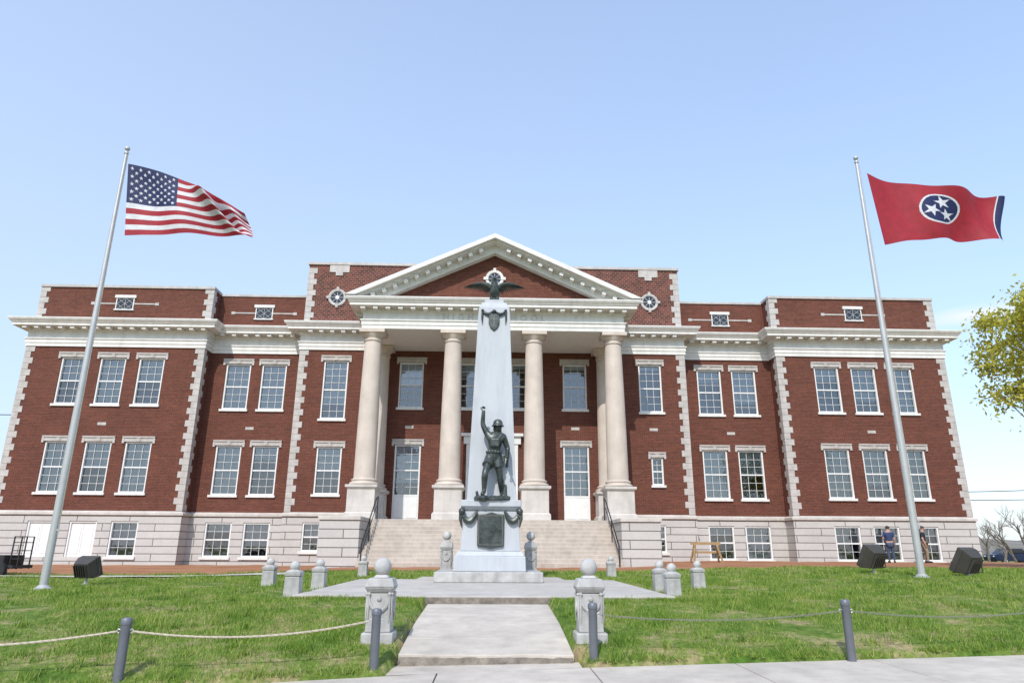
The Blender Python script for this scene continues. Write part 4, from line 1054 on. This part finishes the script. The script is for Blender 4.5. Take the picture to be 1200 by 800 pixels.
def cloth_mat(name, c):
    m, nt, b = nm(name)
    tc = nt.nodes.new('ShaderNodeTexCoord'); n1 = noise(nt, tc.outputs['Object'], 6, 4)
    cc = mixc(nt, 1.0, c, ramp(nt, n1.outputs['Fac'], [(0.3, 0.85), (0.7, 1.1)]).outputs['Color'], 'MULTIPLY')
    L(nt, cc, b.inputs['Base Color']); b.inputs['Roughness'].default_value = 0.7
    t = nt.nodes.new('ShaderNodeBsdfTranslucent'); L(nt, cc, t.inputs[0])
    mx = nt.nodes.new('ShaderNodeMixShader'); mx.inputs[0].default_value = 0.2
    L(nt, b.outputs[0], mx.inputs[1]); L(nt, t.outputs[0], mx.inputs[2]); L(nt, mx.outputs[0], nt.nodes['Material Output'].inputs['Surface'])
    return m
FR, FW, FB = cloth_mat('flag_red', (0.33, 0.014, 0.026)), cloth_mat('flag_white', (0.66, 0.66, 0.67)), cloth_mat('flag_blue', (0.011, 0.02, 0.085))
def star_r(dx, dy, Rr):
    th = np.arctan2(dx, dy); th = np.abs((th + PI/5) % (2*PI/5) - PI/5)
    Bx, By = .382*Rr*math.cos(PI/5), .382*Rr*math.sin(PI/5)
    return np.hypot(dx, dy) <= Rr*By/(By*np.cos(th)+(Rr-Bx)*np.sin(th))
def interp(pts, u):
    a = np.array(pts, float); t = np.linspace(0, 1, len(a))
    return np.stack([np.polyval(np.polyfit(t, a[:, k], min(3, len(a)-1)), u) for k in (0, 1)], 1)
def flag(name, label, top, bot, Yd, colour, wave, NU=280, NV=150):
    u = np.linspace(0, 1, NU+1); v = np.linspace(0, 1, NV+1)
    T = interp(top, u); Bt = interp(bot, u)
    vs = []
    for j in v:
        for i in range(NU+1):
            uu = u[i]; wy, wx, wz = wave(uu, j)
            p = T[i]*(1-j)+Bt[i]*j
            q = at(p[0]+wx, p[1]+wz, Yd); vs.append((q.x, q.y+wy, q.z))
    U_, V_ = np.meshgrid((u[:-1]+u[1:])/2, (v[:-1]+v[1:])/2)
    idx = colour(U_, V_).ravel().astype(np.int32)
    fs = [(j*(NU+1)+i, (j+1)*(NU+1)+i, (j+1)*(NU+1)+i+1, j*(NU+1)+i+1) for j in range(NV) for i in range(NU)]
    o0 = Vector(vs[0])
    me = bpy.data.meshes.new(name); me.from_pydata([(a-o0.x, b_-o0.y, c-o0.z) for a, b_, c in vs], [], fs)
    for m_ in (FR, FW, FB): me.materials.append(m_)
    me.polygons.foreach_set('material_index', idx); me.polygons.foreach_set('use_smooth', [True]*len(fs)); me.update()
    o = bpy.data.objects.new(name, me); col.objects.link(o); o.location = o0
    tag(o, label, 'flag')
def us(u, v):
    A = 1.72
    c = np.where(np.floor(v*13) % 2 == 0, 0, 1)
    can = (u < .41) & (v < 7/13); c = np.where(can, 2, c)
    for r in range(1, 10):
        for k in range(1, 12):
            if (r+k) % 2: continue
            uc, vc = .41*k/12, (7/13)*r/10
            c = np.where(star_r((u-uc)*A, -(v-vc), .029), 1, c)
    return c
def tn(u, v):
    A = 1.7
    c = np.zeros_like(u); c = np.where(u > .942, 1, c); c = np.where(u > .950, 2, c)
    dx, dy = (u-.495)*A, -(v-.45); rr = np.hypot(dx, dy)
    c = np.where(rr < .285, 1, c); c = np.where(rr < .258, 2, c)
    for a, rot in ((75, .3), (195, -.5), (315, .15)):
        ex, ey = dx-.135*math.cos(rad(a)), dy-.135*math.sin(rad(a))
        cr_, sr_ = math.cos(rot), math.sin(rot)
        c = np.where(star_r(ex*cr_+ey*sr_, -ex*sr_+ey*cr_, .125), 1, c)
    return c
def wave_us(u, v):
    env = u**.7; top = (1-v); ins = min(1, v/.22)
    edge = ins*ins*(3-2*ins)        # the free top edge keeps its even slope; folds bunch below it
    g1 = math.exp(-((u-.56-.30*v)/.06)**2)*top**.6; g2 = math.exp(-((u-.72-.26*v)/.055)**2)*top**.8; g3 = math.exp(-((u-.88-.08*v)/.05)**2)*(.3+.7*top)
    y = (.20*env*math.sin(7.5*u+2.2*v) + .10*env*math.sin(15*u-3.5*v+1))*(.35+.65*edge) - (.30*g1 - .36*g2 + .28*g3)*(.12+.88*edge)
    x = (-8*g2 + 4*g1)*edge
    z = 2.6*env*math.sin(8*u-1.5*v)*edge + (6*g2 - 3*g1)*edge
    return y, x, z
def wave_tn(u, v):
    env = u**.7
    curl = max(0, (u-.94)/.06)
    return .22*env*math.sin(8*u+1.5*v+.6) + .12*env*math.sin(17*u-4*v) + .12*curl*curl, -1*curl*curl, 1.7*env*math.sin(9*u-2*v+.5)
flag('striped_flag', 'waving flag with red and white stripes and white stars on a blue canton', [(150.5,192),(178,198),(207,208),(235,221),(260,234),(286,249)], [(146,276),(178,275),(210,275),(240,274),(270,275),(298,280)], 15.42, us, wave_us)
flag('red_flag', 'waving red flag with a blue disc of three white stars and blue fly edge', [(1016,203),(1048,212),(1082,219),(1115,222),(1148,223),(1184,227)], [(1037,287),(1064,283),(1090,280),(1118,281),(1146,280),(1178,281)], 16.42, tn, wave_tn)

# ------------------------------------------------------------------ floodlights, sawhorse, cart
def floodlight(px, py, Yd, w_, h_, tilt, label, rz=0, post=.3):
    p = at(px, py, Yd); z0 = zt(p.x, Yd)
    t = thing('floodlight', label, 'floodlight', (p.x, Yd, z0), 'dark floodlights on the lawn')
    Mx = Matrix.Translation((0, 0, post+h_*.42)) @ Matrix.Rotation(rz, 4, 'Z') @ Matrix.Rotation(tilt, 4, 'X')
    mb = MB(); mb.add([(-w_*.36,-.2,-h_*.36),(w_*.36,-.2,-h_*.36),(w_*.36,-.2,h_*.36),(-w_*.36,-.2,h_*.36),(-w_*.5,.0,-h_*.5),(w_*.5,.0,-h_*.5),(w_*.5,.0,h_*.5),(-w_*.5,.0,h_*.5)],
                      [(0,1,2,3),(4,7,6,5),(0,4,5,1),(1,5,6,2),(2,6,7,3),(3,7,4,0)])
    mb.box(-w_*.5, w_*.5, .001, .14, -h_*.5, h_*.5)
    mb.xf(Mx); mb.build('housing', LAMPB, t, local=True, bevel=0.015)
    mb = MB(); mb.box(-w_*.46, w_*.46, .141, .15, -h_*.46, h_*.46); mb.xf(Mx); mb.build('lens', CARG, t, local=True)
    for k in range(6):
        mb = MB(); xx = -w_*.3+w_*.6*k/5; mb.box(xx-.008, xx+.008, -.25, -.2, -h_*.3, h_*.3); mb.xf(Mx); mb.build('cooling_fin', LAMPB, t, local=True)
    mb = MB(); mb.tube([(-w_*.53, 0, post+h_*.42), (-w_*.53, 0, post), (w_*.53, 0, post), (w_*.53, 0, post+h_*.42)], .018, 6); mb.build('yoke', LAMPB, t, local=True)
    mb = MB(); mb.lathe([(.09,-.1),(.09,.03),(.035,.05),(.03,post)], 0, 0, 0, 12); mb.build('post', GALV, t, local=True, smooth=True)
floodlight(100, 683, 17.2, .52, .46, rad(22), 'dark floodlight box low on the left lawn beside the flagpole', rad(-15), .2)
floodlight(1023, 662, 18.5, .62, .6, rad(28), 'dark floodlight box on the right lawn just left of the flagpole', rad(25), .16)
floodlight(1134, 668, 17.0, .68, .6, rad(30), 'dark tilted floodlight box on the right lawn farthest right', rad(30), .06)

sx_ = at(828, 655, 32.5).x; sz_ = zt(sx_, 32.5)
t = thing('sawhorse', 'yellow timber sawhorse standing on the dirt beside the right cheek wall', 'sawhorse', (sx_, 32.5, sz_))
mb = MB(); mb.box(-.68, .68, -.05, .05, .78, .9); mb.build('beam', WOOD, t, local=True, bevel=.008)
for a in (-1, 1):
    for c in (-1, 1):
        mb = MB(); mb.tube([(a*.5, c*.04, .8), (a*.66, c*.3, 0)], .05, 4); mb.build('leg', WOOD, t, local=True)
    mb = MB(); mb.box(a*.57-.02, a*.57+.02, -.19, .19, .36, .45); mb.build('brace', WOOD, t, local=True)
mb = MB(); mb.box(-.55, .55, .14, .17, .40, .50); mb.build('stretcher', WOOD, t, local=True)

cx_ = at(8, 672, 23.5).x; cz_ = zt(cx_, 23.5)-.12
t = thing('utility_trailer', 'black utility trailer with rubber wheels and upright rack at the left edge', 'trailer', (cx_, 23.5, cz_))
mb = MB(); mb.box(-1.7, .45, -.5, .5, .32, .42); mb.box(-1.7, .1, -.5, -.46, .421, .72); mb.box(-1.7, .1, .46, .5, .421, .72); mb.box(.1, .14, -.5, .5, .421, .72); mb.build('bed', BLACK, t, local=True, bevel=.01)
mb = MB()
for yy in (-.3, .3): mb.tube([(.22, yy, .3), (.22, yy, 1.3), (.45, yy, 1.3), (.45, yy, .3)], .022, 6)
for zz in (.6, .85, 1.1, 1.28): mb.box(.22, .45, -.3, .3, zz, zz+.025)
mb.build('rack', BLACK, t, local=True)
for xx in (-1.1, .05):
    mb = MB(); mb.lathe([(.18,-.09),(.27,-.08),(.29,-.03),(.29,.03),(.27,.08),(.18,.09)], xx, -.58, .27, 20, 'y'); wh = mb.build('wheel', RUBBER, t, local=True, smooth=True)
    mb = MB(); mb.lathe([(.02,-.1),(.13,-.095),(.15,-.07),(.15,.07)], xx, -.58, .27, 16, 'y'); mb.build('rim', POSTM, wh, local=True, smooth=True)

# ------------------------------------------------------------------ trees, background
TX, TY = 20.65, 22.5; tz = zt(TX, TY)
tree = thing('spring_tree', 'tree with fresh yellow-green spring leaves at the right edge', 'tree', (TX, TY, tz))
random.seed(11)
cl = []
while len(cl) < 150:
    p = Vector((random.uniform(-1, 1), random.uniform(-1, 1), random.uniform(-1, 1)))
    if .3 < p.length < 1.0:
        cl.append(Vector((p.x*3.3, p.y*2.9, 7.1+p.z*2.75)))
mb = MB(); mb.tube([(0,0,-.2),(.05,0,1.2),(-.05,.05,2.6),(0,0,4.6),(.05,.1,6.4),(0,0,8.6)], [.34,.25,.21,.17,.1,.03], 12)
mb.build('trunk', BARK, tree, local=True, smooth=True)
mb = MB()
for c in cl[:80]:
    z0 = max(2.6, min(7.5, c.z-1.3-.3*math.hypot(c.x, c.y))); a = Vector((0, 0, z0))
    mid = a.lerp(c, .5)+Vector((random.uniform(-.3, .3), random.uniform(-.3, .3), -.15))
    mb.tube([a, mid, c, c+(c-mid)*.15], [.05, .028, .012, .005], 6)
    for k in range(3):
        e = c+Vector((random.gauss(0, .35), random.gauss(0, .35), random.gauss(0, .3))); mb.tube([mid.lerp(c, random.uniform(.3, 1)), e], [.010, .003], 5)
mb.build('limb', TWIG, tree, local=True, smooth=True)
lv = []
for c in cl:
    n_ = random.randint(110, 230); sg = random.uniform(.22, .40)
    for k in range(n_):
        p = c+Vector((random.gauss(0, sg), random.gauss(0, sg), random.gauss(0, sg*.75)))
        q = Quaternion((random.gauss(0, 1), random.gauss(0, 1), random.gauss(0, 1), random.gauss(0, 1))).normalized()
        s_ = random.uniform(.045, .09)
        lv.append([p+q @ Vector(d) for d in ((-s_*1.3, 0, 0), (0, -s_*.6, .01), (s_*1.3, 0, 0), (0, s_*.6, .01))])
mb = MB(); mb.v = [tuple(p) for l_ in lv for p in l_]; mb.f = [(4*i, 4*i+1, 4*i+2, 4*i+3) for i in range(len(lv))]
mb.build('crown', LEAF, tree, local=True)

def bare_tree(px, Yd, h, label, seed):
    rn = random.Random(seed); X_ = at(px, 640, Yd).x
    t = thing('bare_tree', label, 'tree', (X_, Yd, zt(X_, Yd)), 'leafless trees behind the building')
    tm_, tw = MB(), MB()
    def br(p, d, l, r, dep):
        pts = [p]; dd = d
        for i in range(3):
            dd = (dd+Vector((rn.gauss(0, .14), rn.gauss(0, .14), rn.gauss(.04, .08)))).normalized(); pts.append(pts[-1]+dd*l/3)
        (tm_ if dep < 2 else tw).tube(pts, [r, r*.85, r*.7, r*.5], 6 if dep < 2 else 4)
        if dep >= 5: return
        for k in range(3 if dep < 4 else 2):
            a = pts[rn.choice((1, 2, 3, 3))]; q = (dd+Vector((rn.gauss(0, .5), rn.gauss(0, .5), rn.gauss(.1, .3)))).normalized()
            br(a, q, l*rn.uniform(.6, .8), r*.55, dep+1)
    br(Vector((0, 0, -.1)), Vector((0, 0, 1)), h*.3, h*.022, 0)
    tm_.build('trunk', TWIG, t, local=True); tw.build('crown', TWIG, t, local=True)
BT = [(1156, 50, 4.8, 1, 'low leafless tree close beside the right end of the brick building'), (1172, 56, 5.4, 2, 'leafless tree second from the right end of the brick building'),
      (1188, 52, 5.2, 5, 'leafless tree third from the right end of the brick building'), (1204, 60, 6.4, 8, 'leafless tree at the frame edge right of the other leafless trees')]
for px, yd, h_, sd, lb in BT: bare_tree(px, yd, h_, lb, sd)

cxx = at(1186, 650, 66).x; czz = zt(cxx, 66)
t = thing('parked_car', 'dark blue parked car half hidden behind the right floodlight', 'car', (cxx, 66, czz))
mb = MB(); mb.ext([(-2.2,.35),(2.2,.35),(2.25,.7),(2.1,.95),(1.2,1.02),(-1.4,1.02),(-2.15,.95),(-2.25,.7)], -.85, .85); mb.build('body', CARP, t, local=True, bevel=.06)
mb = MB(); mb.ext([(-1.45,1.021),(1.2,1.021),(.6,1.4),(-.9,1.4)], -.74, .74); mb.build('cabin_glass', CARG, t, local=True, bevel=.05)
mb = MB(); mb.ext([(-.92,1.4),(.62,1.4),(.5,1.45),(-.8,1.45)], -.72, .72); mb.build('roof', CARP, t, local=True)
for xx in (-1.35, 1.35):
    for yy in (-.8, .8):
        mb = MB(); mb.lathe([(.15,-.1),(.3,-.1),(.32,-.05),(.32,.05),(.3,.1),(.15,.1)], xx, yy, .32, 18, 'y'); wh = mb.build('wheel', RUBBER, t, local=True, smooth=True)
        mb = MB(); mb.lathe([(.02,-.11),(.19,-.105),(.19,.105),(.02,.11)], xx, yy, .32, 14, 'y'); mb.build('rim', GALV, wh, local=True)
for xx in (-2.2, 2.2):
    for yy in (-.6, .6):
        mb = MB(); mb.ball((xx, yy, .75), .1, 10, (.6, 1.3, .8)); mb.build('headlight' if xx < 0 else 'tail_light', WHITE if xx < 0 else FR, t, local=True, smooth=True)

mb = MB()
hpts = [(x, 260+30*math.sin(x*.01)) for x in range(-700, 701, 20)]
vs = []; fs = []
for i, (x, y) in enumerate(hpts):
    hh = 6.5+2.5*math.sin(x*.021)+1.5*math.sin(x*.07)
    vs += [(x, y-60, -1.3), (x, y, hh), (x, y+80, hh+1), (x, y+160, -1)]
for i in range(len(hpts)-1):
    for k in range(3): fs.append((i*4+k, (i+1)*4+k, (i+1)*4+k+1, i*4+k+1))
mb.add(vs, fs); tag(mb.build('hills', plain('brown_woodland', (0.18, 0.16, 0.13), 0.95, var=.4, scale=.08, bump=.5, bscale=.5), smooth=True), kind='structure')

def wire(a, c, sag, label):
    a, c = Vector(a), Vector(c); mb = MB()
    mb.tube([a.lerp(c, i/12)+Vector((0, 0, -sag*4*(i/12)*(1-i/12))) for i in range(13)], .025, 5)
    tag(mb.build('overhead_wire', BLACK, loc=a), label, 'wire', 'overhead wires beside the building')
wire((25.1, 44, 4.3), (60, 50, 6.8), .5, 'upper black overhead wire running right from the building end')
wire((25.1, 44, 3.9), (60, 50, 6.0), .6, 'lower black overhead wire running right from the building end')
wire((-25.1, 40, 8.0), (-60, 46, 10.5), .5, 'black overhead wire running left from the building end')
